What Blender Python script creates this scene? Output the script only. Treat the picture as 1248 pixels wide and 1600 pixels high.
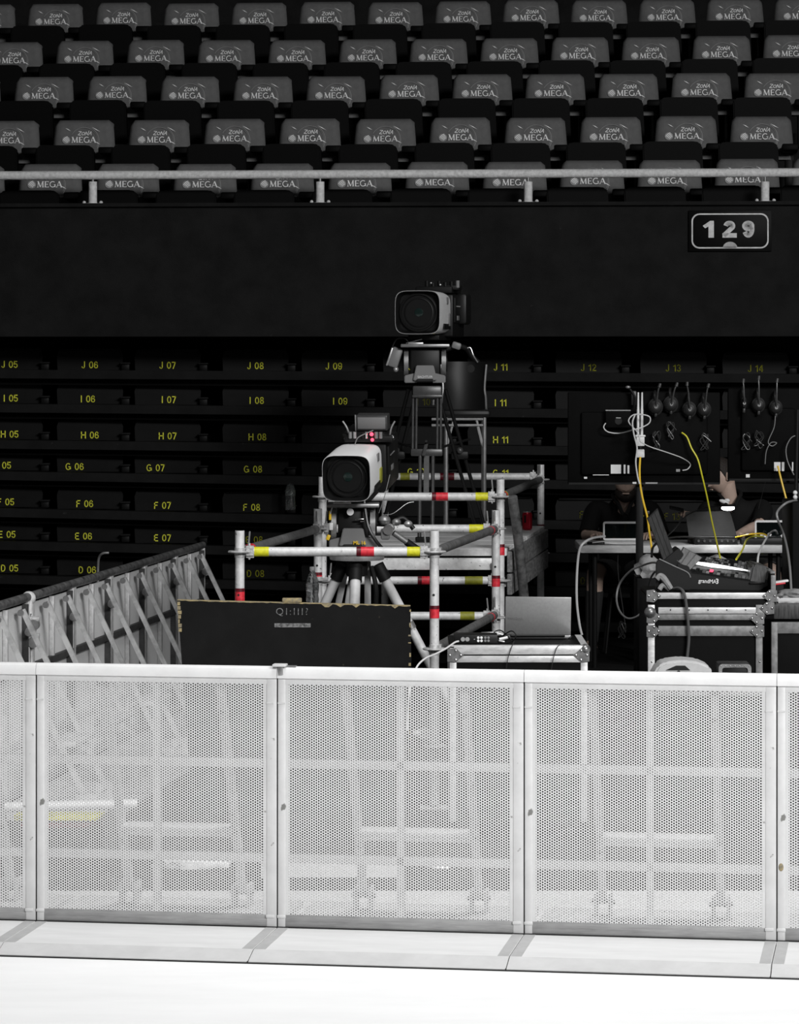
import bpy, bmesh, math, random
from math import pi, sin, cos, tan, radians as R, atan2
from mathutils import Vector, Matrix, Euler
random.seed(7)
for o in list(bpy.data.objects): bpy.data.objects.remove(o)
scn = bpy.context.scene
COL = scn.collection

# ------------------------------------------------------------------ camera, light, exposure
F, CAMZ, HY, CX = 5100.0, 2.316, 560.0, 624.0        # focal length (px of a 1248x1600 frame), eye height, horizon row
cd = bpy.data.cameras.new('camera'); cam = bpy.data.objects.new('camera', cd); COL.objects.link(cam)
cam.location = (0, 0, CAMZ); cam.rotation_euler = (R(90), 0, 0)
cd.sensor_fit = 'VERTICAL'; cd.sensor_height = 36; cd.lens = F/1600*36
cd.shift_y = -(800-HY)/1600; cd.clip_start = 0.5; cd.clip_end = 200
scn.camera = cam
w = bpy.data.worlds.new('world'); scn.world = w; w.use_nodes = True
w.node_tree.nodes['Background'].inputs[0].default_value = (1, 1, 1, 1)
w.node_tree.nodes['Background'].inputs[1].default_value = 0.012
vs = scn.view_settings
scn.display_settings.display_device = 'sRGB'
vs.view_transform = 'Standard'; vs.look = 'None'; vs.exposure = 0.0; vs.gamma = 1.0; vs.use_curve_mapping = False

def area(name, loc, target, sx, sy, power, spread=180):
    l = bpy.data.lights.new(name, 'AREA'); l.shape = 'RECTANGLE'; l.size = sx; l.size_y = sy; l.energy = power
    l.spread = R(spread)
    o = bpy.data.objects.new(name, l); COL.objects.link(o); o.location = loc
    o.rotation_euler = (Vector(target)-Vector(loc)).to_track_quat('-Z', 'Y').to_euler()
    return o
area('arena_light_front', (9.0, -1.5, 9.5), (0.0, 15.5, 0.8), 7.0, 3.0, 1420, 120)
area('arena_light_overhead', (1.0, 12.2, 9.5), (0.4, 13.6, 0.0), 5.0, 2.0, 215, 100)

def PX(px, D): return (px-CX)*D/F
def PZ(py, D): return CAMZ-(py-HY)*D/F
def P(px, py, D): return Vector((PX(px, D), D, PZ(py, D)))

# ------------------------------------------------------------------ materials
M = {}
def mat(name, col, rough=0.5, metal=0.0, noise=0.0, nscale=8.0, dark=None, bump=0.0, bscale=60.0, emit=None, stretch=None, spots=None, spec=0.5):
    m = bpy.data.materials.new(name); m.use_nodes = True; nt = m.node_tree; b = nt.nodes['Principled BSDF']
    if not isinstance(col, (tuple, list)): col = (col, col, col)
    c = (*col, 1)
    b.inputs['Base Color'].default_value = c; b.inputs['Roughness'].default_value = rough; b.inputs['Metallic'].default_value = metal
    b.inputs['Specular IOR Level'].default_value = spec
    tc = nt.nodes.new('ShaderNodeTexCoord'); src = tc.outputs['Object']
    if stretch:
        mp = nt.nodes.new('ShaderNodeMapping'); mp.inputs['Scale'].default_value = stretch
        nt.links.new(src, mp.inputs[0]); src = mp.outputs[0]
    if noise > 0:
        n = nt.nodes.new('ShaderNodeTexNoise'); n.inputs['Scale'].default_value = nscale; n.inputs['Detail'].default_value = 6
        n.inputs['Roughness'].default_value = 0.65
        nt.links.new(src, n.inputs['Vector'])
        rp = nt.nodes.new('ShaderNodeValToRGB'); rp.color_ramp.elements[0].position = 0.32; rp.color_ramp.elements[1].position = 0.62
        d = dark if dark is not None else tuple(x*(1-noise) for x in col)
        if not isinstance(d, (tuple, list)): d = (d, d, d)
        rp.color_ramp.elements[0].color = (*d, 1); rp.color_ramp.elements[1].color = c
        nt.links.new(n.outputs['Fac'], rp.inputs['Fac']); out = rp.outputs['Color']
        if spots:
            n2 = nt.nodes.new('ShaderNodeTexNoise'); n2.inputs['Scale'].default_value = spots[0]; n2.inputs['Detail'].default_value = 8
            nt.links.new(src, n2.inputs['Vector'])
            r2 = nt.nodes.new('ShaderNodeValToRGB'); r2.color_ramp.elements[0].position = spots[1]; r2.color_ramp.elements[1].position = spots[1]+0.03
            r2.color_ramp.elements[0].color = (0, 0, 0, 1); r2.color_ramp.elements[1].color = (1, 1, 1, 1)
            mx = nt.nodes.new('ShaderNodeMix'); mx.data_type = 'RGBA'
            nt.links.new(n2.outputs['Fac'], r2.inputs['Fac']); nt.links.new(r2.outputs['Color'], mx.inputs[0])
            nt.links.new(out, mx.inputs[6]); mx.inputs[7].default_value = (*spots[2], 1); out = mx.outputs[2]
        nt.links.new(out, b.inputs['Base Color'])
    if bump > 0:
        n = nt.nodes.new('ShaderNodeTexNoise'); n.inputs['Scale'].default_value = bscale; n.inputs['Detail'].default_value = 4
        nt.links.new(src, n.inputs['Vector'])
        bp = nt.nodes.new('ShaderNodeBump'); bp.inputs['Strength'].default_value = bump; bp.inputs['Distance'].default_value = 0.01
        nt.links.new(n.outputs['Fac'], bp.inputs['Height']); nt.links.new(bp.outputs[0], b.inputs['Normal'])
    if emit:
        b.inputs['Emission Color'].default_value = (*emit[0], 1); b.inputs['Emission Strength'].default_value = emit[1]
    M[name] = m; return m
mat('white_floor', 0.90, 0.55, noise=0.06, nscale=1.6, bump=0.03, bscale=9, stretch=(0.7, 2.5, 1))
mat('dark_floor', 0.006, 0.85, noise=0.3, nscale=3, spec=0.2)
mat('alu_sheet', 0.69, 0.5, 0.0, noise=0.05, nscale=5)
mat('alu_frame', 0.70, 0.45, 0.1, noise=0.12, nscale=7, bump=0.05, spots=(18, 0.655, (0.20, 0.20, 0.19)))
mat('alu_cap', 0.82, 0.4, 0.1, noise=0.08, nscale=12)
mat('alu_sill', 0.36, 0.5, 0.2, noise=0.35, nscale=20, stretch=(0.3, 1, 3))
mat('alu_plate', 0.66, 0.5, 0.05, noise=0.1, nscale=6, stretch=(0.5, 2, 1), spots=(30, 0.74, (0.45, 0.45, 0.44)))
mat('plate_lip_shaded', 0.55, 0.55, noise=0.12, nscale=8)  # shade of the sloping lip painted in as a darker grey
mat('plate_band', 0.42, 0.5, 0.1, noise=0.12, nscale=12)
mat('dark_gap', 0.01, 0.8)
mat('old_alu', 0.62, 0.5, 0.15, noise=0.45, nscale=14, bump=0.1)
mat('old_sheet', 0.95, 0.5, 0.1, noise=0.3, nscale=6)
mat('old_tube', 0.2, 0.45, 0.3, noise=0.8, nscale=16, bump=0.2, bscale=40)
mat('dark_bar', 0.07, 0.6, 0.2, noise=0.5, nscale=20)
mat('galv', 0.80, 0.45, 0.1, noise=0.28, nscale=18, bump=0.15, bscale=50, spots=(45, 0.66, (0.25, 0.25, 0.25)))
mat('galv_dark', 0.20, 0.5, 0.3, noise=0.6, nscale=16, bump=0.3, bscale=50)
mat('cast', 0.62, 0.5, 0.2, noise=0.5, nscale=40, bump=0.4, bscale=80)
mat('red_tape', (0.85, 0.045, 0.07), 0.4, noise=0.3, nscale=50, dark=(0.5, 0.02, 0.03))
mat('maroon_tape', (0.16, 0.01, 0.02), 0.4, noise=0.7, nscale=60)
mat('yellow_tape', (0.80, 0.78, 0.03), 0.4, noise=0.3, nscale=40)
mat('dull_yellow', (0.30, 0.30, 0.03), 0.5, noise=0.4, nscale=40)
mat('deck_plank', 0.85, 0.7, noise=0.45, nscale=7, stretch=(1, 6, 1))
mat('toe_board', 0.22, 0.8, noise=0.7, nscale=9, stretch=(5, 1, 5), bump=0.4)
mat('black_paint', 0.010, 0.6, noise=0.4, nscale=6, spec=0.12, spots=(26, 0.70, (0.06, 0.055, 0.04)))
mat('worn_wood', (0.42, 0.33, 0.16), 0.8, noise=0.8, nscale=50, dark=(0.16, 0.15, 0.13))
mat('stencil', 0.26, 0.8, noise=0.9, nscale=60, dark=0.006)
mat('concrete_black', 0.0145, 0.85, noise=0.4, nscale=5, bump=0.2, bscale=120, spec=0.12, spots=(14, 0.76, (0.03, 0.03, 0.03)))
mat('tier_black', 0.0035, 0.8, noise=0.3, nscale=6, spec=0.1, spots=(9, 0.74, (0.012, 0.012, 0.012)))
mat('tier_board', 0.011, 0.7, noise=0.4, nscale=5, spec=0.12, spots=(11, 0.72, (0.03, 0.03, 0.03)))
mat('seat_black', 0.002, 0.6, spec=0.1)
mat('seat_shell', 0.005, 0.5, spec=0.15, noise=0.4, nscale=6)
mat('seat_cover', 0.155, 0.7, noise=0.2, nscale=14, bump=0.25, bscale=16, spec=0.2)
mat('seat_print', 1.0, 0.5)
mat('seat_print_faint', 0.34, 0.6)
mat('seat_print_dark', 0.10, 0.5)
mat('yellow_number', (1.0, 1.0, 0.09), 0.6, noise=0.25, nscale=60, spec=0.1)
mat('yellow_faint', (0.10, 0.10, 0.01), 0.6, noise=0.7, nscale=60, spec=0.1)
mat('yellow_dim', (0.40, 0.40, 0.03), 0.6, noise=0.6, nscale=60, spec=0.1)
mat('rail_paint', 0.85, 0.7, noise=0.3, nscale=40, bump=0.4, bscale=60)
mat('sign_face', 0.002, 0.5, spec=0.1)
mat('sign_ink', 0.8, 0.6, noise=0.35, nscale=20)
mat('rubber', 0.006, 0.6, spec=0.25)
mat('black_plastic', 0.007, 0.45, spec=0.3)
mat('black_metal', 0.010, 0.45, 0.1, spec=0.2)
mat('grey_plastic', 0.18, 0.45)
mat('grey_metal', 0.34, 0.4, 0.6, noise=0.3, nscale=20)
mat('light_metal', 0.55, 0.35, 0.6, noise=0.3, nscale=30)
mat('tube_dark', 0.075, 0.35, 0.3, noise=0.3, nscale=30)
mat('hank_black', 0.03, 0.3)
mat('lit_screen', 0.9, 0.3, emit=((1, 1, 1), 1.1))
mat('chrome', 0.8, 0.2, 1.0)
mat('cam_white', 0.93, 0.4, noise=0.04, nscale=6)
mat('cam_grey', 0.75, 0.45, noise=0.1, nscale=30)
mat('glass_dark', (0.004, 0.006, 0.006), 0.04, spec=0.8)
mat('lens_coat', (0.010, 0.020, 0.018), 0.15, spec=0.6)
mat('tripod_white', 0.70, 0.45, noise=0.2, nscale=12)
mat('case_black', 0.003, 0.6, spec=0.12, noise=0.3, nscale=10)
mat('case_alu', 0.72, 0.42, 0.3, noise=0.35, nscale=16, stretch=(1, 1, 3), spots=(40, 0.7, (0.25, 0.25, 0.25)))
mat('case_alu_grey', 0.28, 0.55, 0.3, noise=0.5, nscale=20)
mat('corner_steel', 0.32, 0.35, 0.7, noise=0.5, nscale=30)
mat('laptop_grey', 0.34, 0.38, 0.5, noise=0.12, nscale=80)
mat('laptop_black', 0.035, 0.4, noise=0.2, nscale=60)
mat('desk_wood', 0.62, 0.6, noise=0.35, nscale=8, stretch=(1, 4, 4))
mat('white_plastic', 0.78, 0.4)
mat('paper', 0.95, 0.6)
mat('yellow_cable', (0.85, 0.55, 0.03), 0.4)
mat('lime_cable', (0.70, 0.66, 0.04), 0.4)
mat('white_cable', 0.65, 0.4)
mat('grey_cable', 0.22, 0.4)
mat('black_cable', 0.012, 0.4)
mat('skin', (0.62, 0.46, 0.38), 0.55, noise=0.15, nscale=12)
mat('hair', (0.018, 0.013, 0.010), 0.7, bump=0.6, bscale=90)
mat('cloth_black', 0.010, 0.85, bump=0.2, bscale=25, spec=0.2)
mat('cloth_dark', 0.025, 0.85, bump=0.2, bscale=25)
mat('cloth_grey', 0.33, 0.85, noise=0.4, nscale=25, bump=0.6, bscale=30)
mat('key_grey', 0.10, 0.35)
mat('key_light', 0.28, 0.4)
mat('can_red', (0.50, 0.01, 0.03), 0.3, 0.4)
mat('water', (0.9, 0.92, 0.92), 0.03, bump=0.8, bscale=45)
b = M['water'].node_tree.nodes['Principled BSDF']; b.inputs['Transmission Weight'].default_value = 0.97; b.inputs['IOR'].default_value = 1.35
mat('led_red', (0.5, 0.01, 0.03), 0.3, emit=((1, 0.08, 0.15), 2.2))
mat('led_white', (1, 1, 1), 0.3, emit=((1, 1, 1), 14))
mat('box_beige', 0.6, 0.45, noise=0.15, nscale=10)

# ------------------------------------------------------------------ mesh helpers
class MB:
    def __init__(s): s.bm = bmesh.new(); s.mats = []
    def _mi(s, m):
        if m is None: return 0
        if m not in s.mats: s.mats.append(m)
        return s.mats.index(m)
    def _take(s, bm2, m, mx=None):
        if mx is not None: bmesh.ops.transform(bm2, matrix=mx, verts=bm2.verts)
        i = s._mi(m)
        for f in bm2.faces: f.material_index = i
        tmp = bpy.data.meshes.new('t'); bm2.to_mesh(tmp); bm2.free(); s.bm.from_mesh(tmp); bpy.data.meshes.remove(tmp)
        return s
    def box(s, c, d, m=None, bev=0.0, rot=None, seg=2):
        b = bmesh.new(); bmesh.ops.create_cube(b, size=1); bmesh.ops.scale(b, vec=d, verts=b.verts)
        if bev: bmesh.ops.bevel(b, geom=b.edges[:], offset=min(bev, min(d)*0.49), segments=seg, affect='EDGES', profile=0.5)
        mx = Matrix.Translation(c)
        if rot is not None: mx = mx @ (rot.to_4x4() if isinstance(rot, Matrix) else Euler(rot).to_matrix().to_4x4())
        return s._take(b, m, mx)
    def bx(s, x0, x1, y0, y1, z0, z1, m=None, bev=0.0):
        return s.box(((x0+x1)/2, (y0+y1)/2, (z0+z1)/2), (abs(x1-x0), abs(y1-y0), abs(z1-z0)), m, bev)
    def beam(s, a, b_, wx, wy, m=None, up=(0, 0, 1), bev=0.0):
        a = Vector(a); b_ = Vector(b_); d = b_-a; L = d.length; z = d.normalized(); u = Vector(up)
        if abs(z.dot(u)) > 0.98: u = Vector((0, 1, 0))
        x = u.cross(z).normalized(); y = z.cross(x)
        mx = Matrix.Translation((a+b_)/2) @ Matrix((x, y, z)).transposed().to_4x4()
        b = bmesh.new(); bmesh.ops.create_cube(b, size=1); bmesh.ops.scale(b, vec=(wx, wy, L), verts=b.verts)
        if bev: bmesh.ops.bevel(b, geom=b.edges[:], offset=bev, segments=2, affect='EDGES')
        return s._take(b, m, mx)
    def cyl(s, a, b_, r, m=None, seg=20, r2=None):
        a = Vector(a); b_ = Vector(b_); d = b_-a
        b = bmesh.new(); bmesh.ops.create_cone(b, cap_ends=True, segments=seg, radius1=r, radius2=r if r2 is None else r2, depth=d.length)
        mx = Matrix.Translation((a+b_)/2) @ d.to_track_quat('Z', 'Y').to_matrix().to_4x4()
        return s._take(b, m, mx)
    def ball(s, c, r, m=None, seg=16, rot=None):
        if not isinstance(r, (tuple, list)): r = (r, r, r)
        b = bmesh.new(); bmesh.ops.create_uvsphere(b, u_segments=seg, v_segments=max(6, seg//2), radius=1)
        bmesh.ops.scale(b, vec=r, verts=b.verts)
        mx = Matrix.Translation(c)
        if rot is not None: mx = mx @ Euler(rot).to_matrix().to_4x4()
        return s._take(b, m, mx)
    def lathe(s, prof, m=None, seg=24, mx=None):
        b = bmesh.new(); rings = []
        for r, z in prof: rings.append([b.verts.new((r*cos(2*pi*k/seg), r*sin(2*pi*k/seg), z)) for k in range(seg)])
        for i in range(len(rings)-1):
            for k in range(seg):
                b.faces.new((rings[i][k], rings[i][(k+1) % seg], rings[i+1][(k+1) % seg], rings[i+1][k]))
        b.faces.new(rings[0][::-1]); b.faces.new(rings[-1])
        return s._take(b, m, mx)
    def prism(s, pts, a, b_, axis='y', m=None, bev=0.0, mx=None):
        """outline in the two other axes, extruded along axis from a to b_"""
        b = bmesh.new()
        def mk(p, t):
            if axis == 'y': return (p[0], t, p[1])
            if axis == 'x': return (t, p[0], p[1])
            return (p[0], p[1], t)
        v0 = [b.verts.new(mk(p, a)) for p in pts]; v1 = [b.verts.new(mk(p, b_)) for p in pts]; n = len(pts)
        b.faces.new(v0); b.faces.new(v1[::-1])
        for i in range(n): b.faces.new((v0[i], v1[i], v1[(i+1) % n], v0[(i+1) % n]))
        bmesh.ops.recalc_face_normals(b, faces=b.faces)
        if bev: bmesh.ops.bevel(b, geom=b.edges[:], offset=bev, segments=2, affect='EDGES')
        return s._take(b, m, mx)
    def tube(s, pts, r, m=None, seg=8, smooth=True):
        pts = [Vector(p) for p in pts]
        if smooth and len(pts) > 2: pts = spline(pts)
        b = bmesh.new(); rings = []; n = len(pts); up = Vector((0.13, 0.2, 1)).normalized()
        for i, p in enumerate(pts):
            t = (pts[min(i+1, n-1)]-pts[max(i-1, 0)]).normalized()
            x = up-t*up.dot(t)
            if x.length < 0.1: x = Vector((1, 0, 0))-t*t.x
            x.normalize(); y = t.cross(x); up = x
            rr = r(i/(n-1)) if callable(r) else r
            rings.append([b.verts.new(p+(x*cos(2*pi*k/seg)+y*sin(2*pi*k/seg))*rr) for k in range(seg)])
        for i in range(n-1):
            for k in range(seg): b.faces.new((rings[i][k], rings[i][(k+1) % seg], rings[i+1][(k+1) % seg], rings[i+1][k]))
        b.faces.new(rings[0][::-1]); b.faces.new(rings[-1])
        return s._take(b, m)
    def mesh(s, me, m, mx=None):
        b = bmesh.new(); b.from_mesh(me); return s._take(b, m, mx)
    def flat(s, pts, th, m, y=0.0):
        """thin polygon standing in the xz plane, facing -y"""
        return s.prism(pts, y-th, y, 'y', m)
    def build(s, name, parent=None, m=None, rel=True, smooth=35):
        me = bpy.data.meshes.new(name)
        off = Vector((0, 0, 0))
        if rel:
            q = parent
            while q is not None: off += q.location; q = q.parent
        if off.length > 0: bmesh.ops.translate(s.bm, vec=-off, verts=s.bm.verts)
        s.bm.to_mesh(me); s.bm.free()
        for k in (s.mats or [m or 'black_plastic']): me.materials.append(M[k])
        if smooth:
            for p in me.polygons: p.use_smooth = True
            me.set_sharp_from_angle(angle=R(smooth))
        o = bpy.data.objects.new(name, me); COL.objects.link(o); o.parent = parent
        return o
def spline(pts, k=8):
    out = []
    for i in range(len(pts)-1):
        p0 = pts[max(i-1, 0)]; p1 = pts[i]; p2 = pts[i+1]; p3 = pts[min(i+2, len(pts)-1)]
        for j in range(k):
            t = j/k
            out.append(0.5*((2*p1)+(p2-p0)*t+(2*p0-5*p1+4*p2-p3)*t*t+(3*p1-p0-3*p2+p3)*t**3))
    out.append(pts[-1]); return out
def tag(o, label, cat, group=None):
    o['label'] = label; o['category'] = cat
    if group: o['group'] = group
    return o
def thing(name, label, cat, loc, group=None, rz=0.0):
    o = bpy.data.objects.new(name, None); COL.objects.link(o); o.location = loc; o.rotation_euler = (0, 0, rz); o.empty_display_size = 0.1
    return tag(o, label, cat, group)
def struct(name, mb, m=None, smooth=35):
    o = mb.build(name, None, m, smooth=smooth); o['kind'] = 'structure'; return o
def copy_tree(o, parent=None):
    c = o.copy(); COL.objects.link(c); c.parent = parent
    for ch in list(o.children): copy_tree(ch, c)
    return c
def text_mesh(txt, size, ext=0.001, off=0.0, shear=0.0, sx=1.0, align='CENTER', space=1.0):
    cu = bpy.data.curves.new('t', 'FONT'); cu.body = txt; cu.size = size; cu.extrude = ext; cu.offset = off; cu.shear = shear
    cu.align_x = align; cu.align_y = 'CENTER'; cu.resolution_u = 3; cu.space_character = space
    o = bpy.data.objects.new('t', cu); COL.objects.link(o)
    dg = bpy.context.evaluated_depsgraph_get(); me = bpy.data.meshes.new_from_object(o.evaluated_get(dg))
    bpy.data.objects.remove(o)
    me.transform(Matrix(((sx, 0, 0, 0), (0, 0, -1, 0), (0, 1, 0, 0), (0, 0, 0, 1))))
    return me
def rot_to(d): return Vector(d).to_track_quat('Z', 'Y').to_matrix().to_4x4()

# ================================================================== the setting
mb = MB(); mb.bx(-14, 14, -2, 14.2, -0.3, 0, 'white_floor'); o = mb.build('floor'); o['kind'] = 'structure'
mb = MB(); mb.bx(-14, 14, 14.2, 30, -0.3, -0.004, 'dark_floor'); o = mb.build('floor'); o['kind'] = 'structure'

# upper stand: slightly turned; D(x) = D0 - K*x
K = 0.066; YAW_U = -math.atan(K)
def upx(px, D0):
    u = (px-CX)/F; D = D0/(1+K*u); return Vector((u*D, D, 0))
def slab(mb, D0, D1, z0, z1, m, x0=-8, x1=8):
    mb.prism([(x0, D0-K*x0), (x1, D0-K*x1), (x1, D1-K*x1), (x0, D1-K*x0)], z0, z1, 'z', m)
mb = MB(); slab(mb, 22.9, 23.15, 2.47, 3.385, 'concrete_black'); slab(mb, 22.86, 23.19, 3.385, 3.41, 'concrete_black')
struct('wall_front', mb)
mb = MB(); slab(mb, 23.15, 24.0, 2.5, 2.93, 'concrete_black')
for k in range(6):
    slab(mb, 23.72+0.75*k, 24.47+0.75*k, 2.5, 2.93+0.371*(k+1), 'concrete_black')
slab(mb, 28.2, 28.5, 2.5, 9, 'concrete_black')
struct('trim_1', mb)
# lower retracted stand, tipped very slightly
TILT = R(0.55); KL = 0.045
def lowD(x, D0=23.45): return D0-KL*x
mb = MB(); mb.prism([(-8, 23.9+KL*8), (8, 23.9-KL*8), (8, 24.2-KL*8), (-8, 24.2+KL*8)], 0, 2.5, 'z', 'tier_black')
struct('wall_back', mb)

def arc_(cx, cz, rx, rz, a0, a1, n, wd):
    out = []
    for i in range(n):
        t0 = R(a0+(a1-a0)*i/n); t1 = R(a0+(a1-a0)*(i+1)/n); e = 0.0
        out.append((cx+rx*cos(t0), cz+rz*sin(t0), cx+rx*cos(t1), cz+rz*sin(t1), wd))
    return out
def sans(c, w):
    h = w/2
    if c == '0': return arc_(.3, .5, .30-h, .5-h, 0, 360, 18, w), .6
    if c == '1': return [(.02, .70, .30, .93, w*.9), (.30, 0, .30, 1, w)], .42
    if c == '2': return arc_(.3, .69, .28-h, .31-h, 172, -38, 11, w)+[(.30+(.28-h)*.76, .69-(.31-h)*.60, .08, h, w), (0.02, h, .60, h, w)], .62
    if c == '3': return arc_(.28, .745, .26-h, .255-h, 165, -80, 10, w)+arc_(.28, .27, .29-h, .27-h, 85, -165, 12, w), .6
    if c == '4': return [(.44, 0, .44, 1, w), (.42, .98, .03, .30, w*.9), (.0, .28, .60, .28, w)], .62
    if c == '5': return [(.10, 1-h, .54, 1-h, w), (.13, 1, .07, .50, w)]+arc_(.29, .33, .29-h, .33-h, 140, -160, 13, w), .6
    if c == '6': return arc_(.3, .31, .29-h, .31-h, 0, 360, 16, w)+arc_(.3, .5, .29-h, .5-h, 172, 32, 9, w), .6
    if c == '7': return [(.02, 1-h, .58, 1-h, w), (.55, .97, .20, 0, w)], .58
    if c == '8': return arc_(.3, .74, .25-h, .26-h, 0, 360, 14, w)+arc_(.3, .27, .29-h, .27-h, 0, 360, 14, w), .6
    if c == '9': return arc_(.3, .69, .29-h, .31-h, 0, 360, 16, w)+arc_(.3, .5, .29-h, .5-h, 10, -150, 11, w), .6
    if c == 'D': return [(h, 0, h, 1, w), (0, 1-h, .30, 1-h, w), (0, h, .30, h, w)]+arc_(.30, .5, .34-h, .5-h, -90, 90, 10, w), .68
    if c == 'E': return [(h, 0, h, 1, w), (0, 1-h, .56, 1-h, w), (0, .52, .50, .52, w), (0, h, .58, h, w)], .62
    if c == 'F': return [(h, 0, h, 1, w), (0, 1-h, .56, 1-h, w), (0, .52, .48, .52, w)], .6
    if c == 'G': return arc_(.38, .5, .38-h, .5-h, 48, 330, 15, w)+[(.72-h*.2, .12, .72-h*.2, .46, w), (.42, .46, .74, .46, w)], .8
    if c == 'H': return [(h, 0, h, 1, w), (.64, 0, .64, 1, w), (0, .52, .64, .52, w)], .74
    if c == 'I': return [(h, 0, h, 1, w)], .22
    if c == 'J': return [(.40, .28, .40, 1, w)]+arc_(.22, .26, .24-h, .26-h, 0, -175, 9, w), .52
    return [], .34
def sans_text(mb, txt, ht, wd, m, x, z, y, gap=.10, sx=1.0, centre=True):
    tot = sum(sans(c, wd)[1]+gap for c in txt)-gap; px_ = x-(tot*ht*sx/2 if centre else 0)
    for c in txt:
        sg, adv = sans(c, wd)
        for (x0, z0, x1, z1, w_) in sg:
            p0 = Vector((x0*sx, z0)); p1 = Vector((x1*sx, z1)); d = (p1-p0); ov = d.normalized()*min(w_*0.10, d.length*0.3); n = Vector((-d.y, d.x)).normalized()*w_/2
            if len(sg) < 9 and abs(d.x) < 1e-6 or abs(d.y) < 1e-6: ov = ov*0
            q = [p0-ov-n, p1+ov-n, p1+ov+n, p0-ov+n]
            mb.prism([(px_+a.x*ht, z+a.y*ht) for a in q], y-0.0015, y, 'y', m)
        px_ += (adv+gap)*ht*sx
# ---- number labels and rows of the lower stand
rows = [('J', 571), ('I', 625), ('H', 682), ('G', 732), ('F', 791), ('E', 842), ('D', 895)]
XR = 624
def lowpt(px, py):
    u = (px-CX)/F; D = 23.45/(1+KL*u); return Vector((u*D, D, PZ(py, D)))
SL = {'J': 0.0055, 'I': 0.0095, 'H': 0.0115, 'G': 0.016, 'F': 0.022, 'E': 0.022, 'D': 0.022}
rows_b = rows+[('C', 949), ('B', 1003)]
tierz = {}
for i, (L, py) in enumerate(rows_b):
    mb = MB(); sl = SL.get(L, 0.022)
    def edge(px, dy, dd): 
        p = lowpt(px, py+(px-260)*sl+dy); return (p.x, p.y+dd, p.z)
    a = edge(-160, 8, -0.10); b_ = edge(1420, 8, -0.10); h = 0.062
    # riser board: a long beam following the row
    mb.beam((a[0], a[1]+0.06, a[2]-h/2), (b_[0], b_[1]+0.06, b_[2]-h/2), h, 0.12, 'tier_board', up=(0, 1, 0))
    mb.beam((a[0], a[1]+0.33, a[2]-h-0.02), (b_[0], b_[1]+0.33, b_[2]-h-0.02), 0.05, 0.42, 'tier_black', up=(0, 1, 0))
    o = struct('trim_%d' % (i+2), mb)
cols_px = {5: 12, 6: 138, 7: 260, 8: 398, 9: 522, 10: 650, 11: 783, 12: 921, 13: 1054, 14: 1183}
adj = {('J', 11): 0, ('G', 6): -24, ('G', 7): -19, ('G', 8): -4, ('F', 6): -8, ('F', 7): -8, ('F', 8): -6, ('E', 6): -10, ('E', 7): -8, ('E', 8): -2, ('E', 5): -4, ('D', 6): -4,
       ('I', 5): 2, ('I', 6): -3, ('I', 7): 2, ('I', 8): 2, ('I', 9): 9, ('H', 8): 3, ('G', 5): -12, ('F', 5): -6, ('J', 9): -1, ('I', 10): 12, ('F', 12): -2, ('F', 13): -2}
def text_obj(txt, size, m, root, name, loc, rz=0, off=0.0, **kw):
    mb = MB(); mb.mesh(text_mesh(txt, size, 0.0012, off, **kw), m, Matrix.Translation(loc) @ Matrix.Rotation(rz, 4, 'Z'))
    return mb.build(name, root, rel=True, smooth=0)
HIDE = [('H', 9), ('H', 10), ('G', 9), ('F', 9), ('F', 10), ('F', 11), ('E', 9), ('E', 10), ('E', 11), ('D', 9), ('D', 10), ('D', 11)]
for L, py in rows:
    for n in range(5, 15):
        px = cols_px[n]
        pyr = py+(px-260)*SL[L]
        base = lowpt(px, pyr+8)
        base.y += 0.10
        root = thing('folding_chair', 'black folded tier seat with yellow number %s %02d' % (L, n), 'seat', base, 'folded seats of the retracted tiers', rz=0)
        back = MB()
        back.prism([(-0.235, 0.0), (0.235, 0.0), (0.24, 0.10), (0.225, 0.145), (0.20, 0.155), (-0.20, 0.155), (-0.225, 0.145), (-0.24, 0.10)], 0.02, 0.06, 'y', 'seat_shell')
        back.box((0, 0.035, 0.148), (0.44, 0.06, 0.022), 'seat_shell', 0.009)
        back.build('backrest', root, rel=False)
        br = MB(); bxp = 0.262
        br.box((bxp, -0.01, 0.022), (0.058, 0.06, 0.052), 'seat_shell', 0.006); br.box((bxp, -0.025, 0.05), (0.072, 0.075, 0.012), 'tier_board', 0.004)
        br.build('hinge_bracket', root, rel=False)
        t = MB(); num = '%02d' % n
        if n in (9, 10, 11) and (L, n) in HIDE:
            root['label'] = 'black folded tier seat in row %s, in the column under the number %s' % (L, {9: 'J 09', 10: 'I 10', 11: 'J 11'}[n]); t.bm.free(); continue
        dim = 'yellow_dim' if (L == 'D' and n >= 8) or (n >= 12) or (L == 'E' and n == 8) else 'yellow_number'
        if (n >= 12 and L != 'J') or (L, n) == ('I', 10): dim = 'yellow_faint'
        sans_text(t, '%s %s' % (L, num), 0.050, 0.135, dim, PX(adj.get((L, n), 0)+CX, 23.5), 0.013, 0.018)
        t.build('seat_number', root, rel=False, smooth=0)

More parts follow.
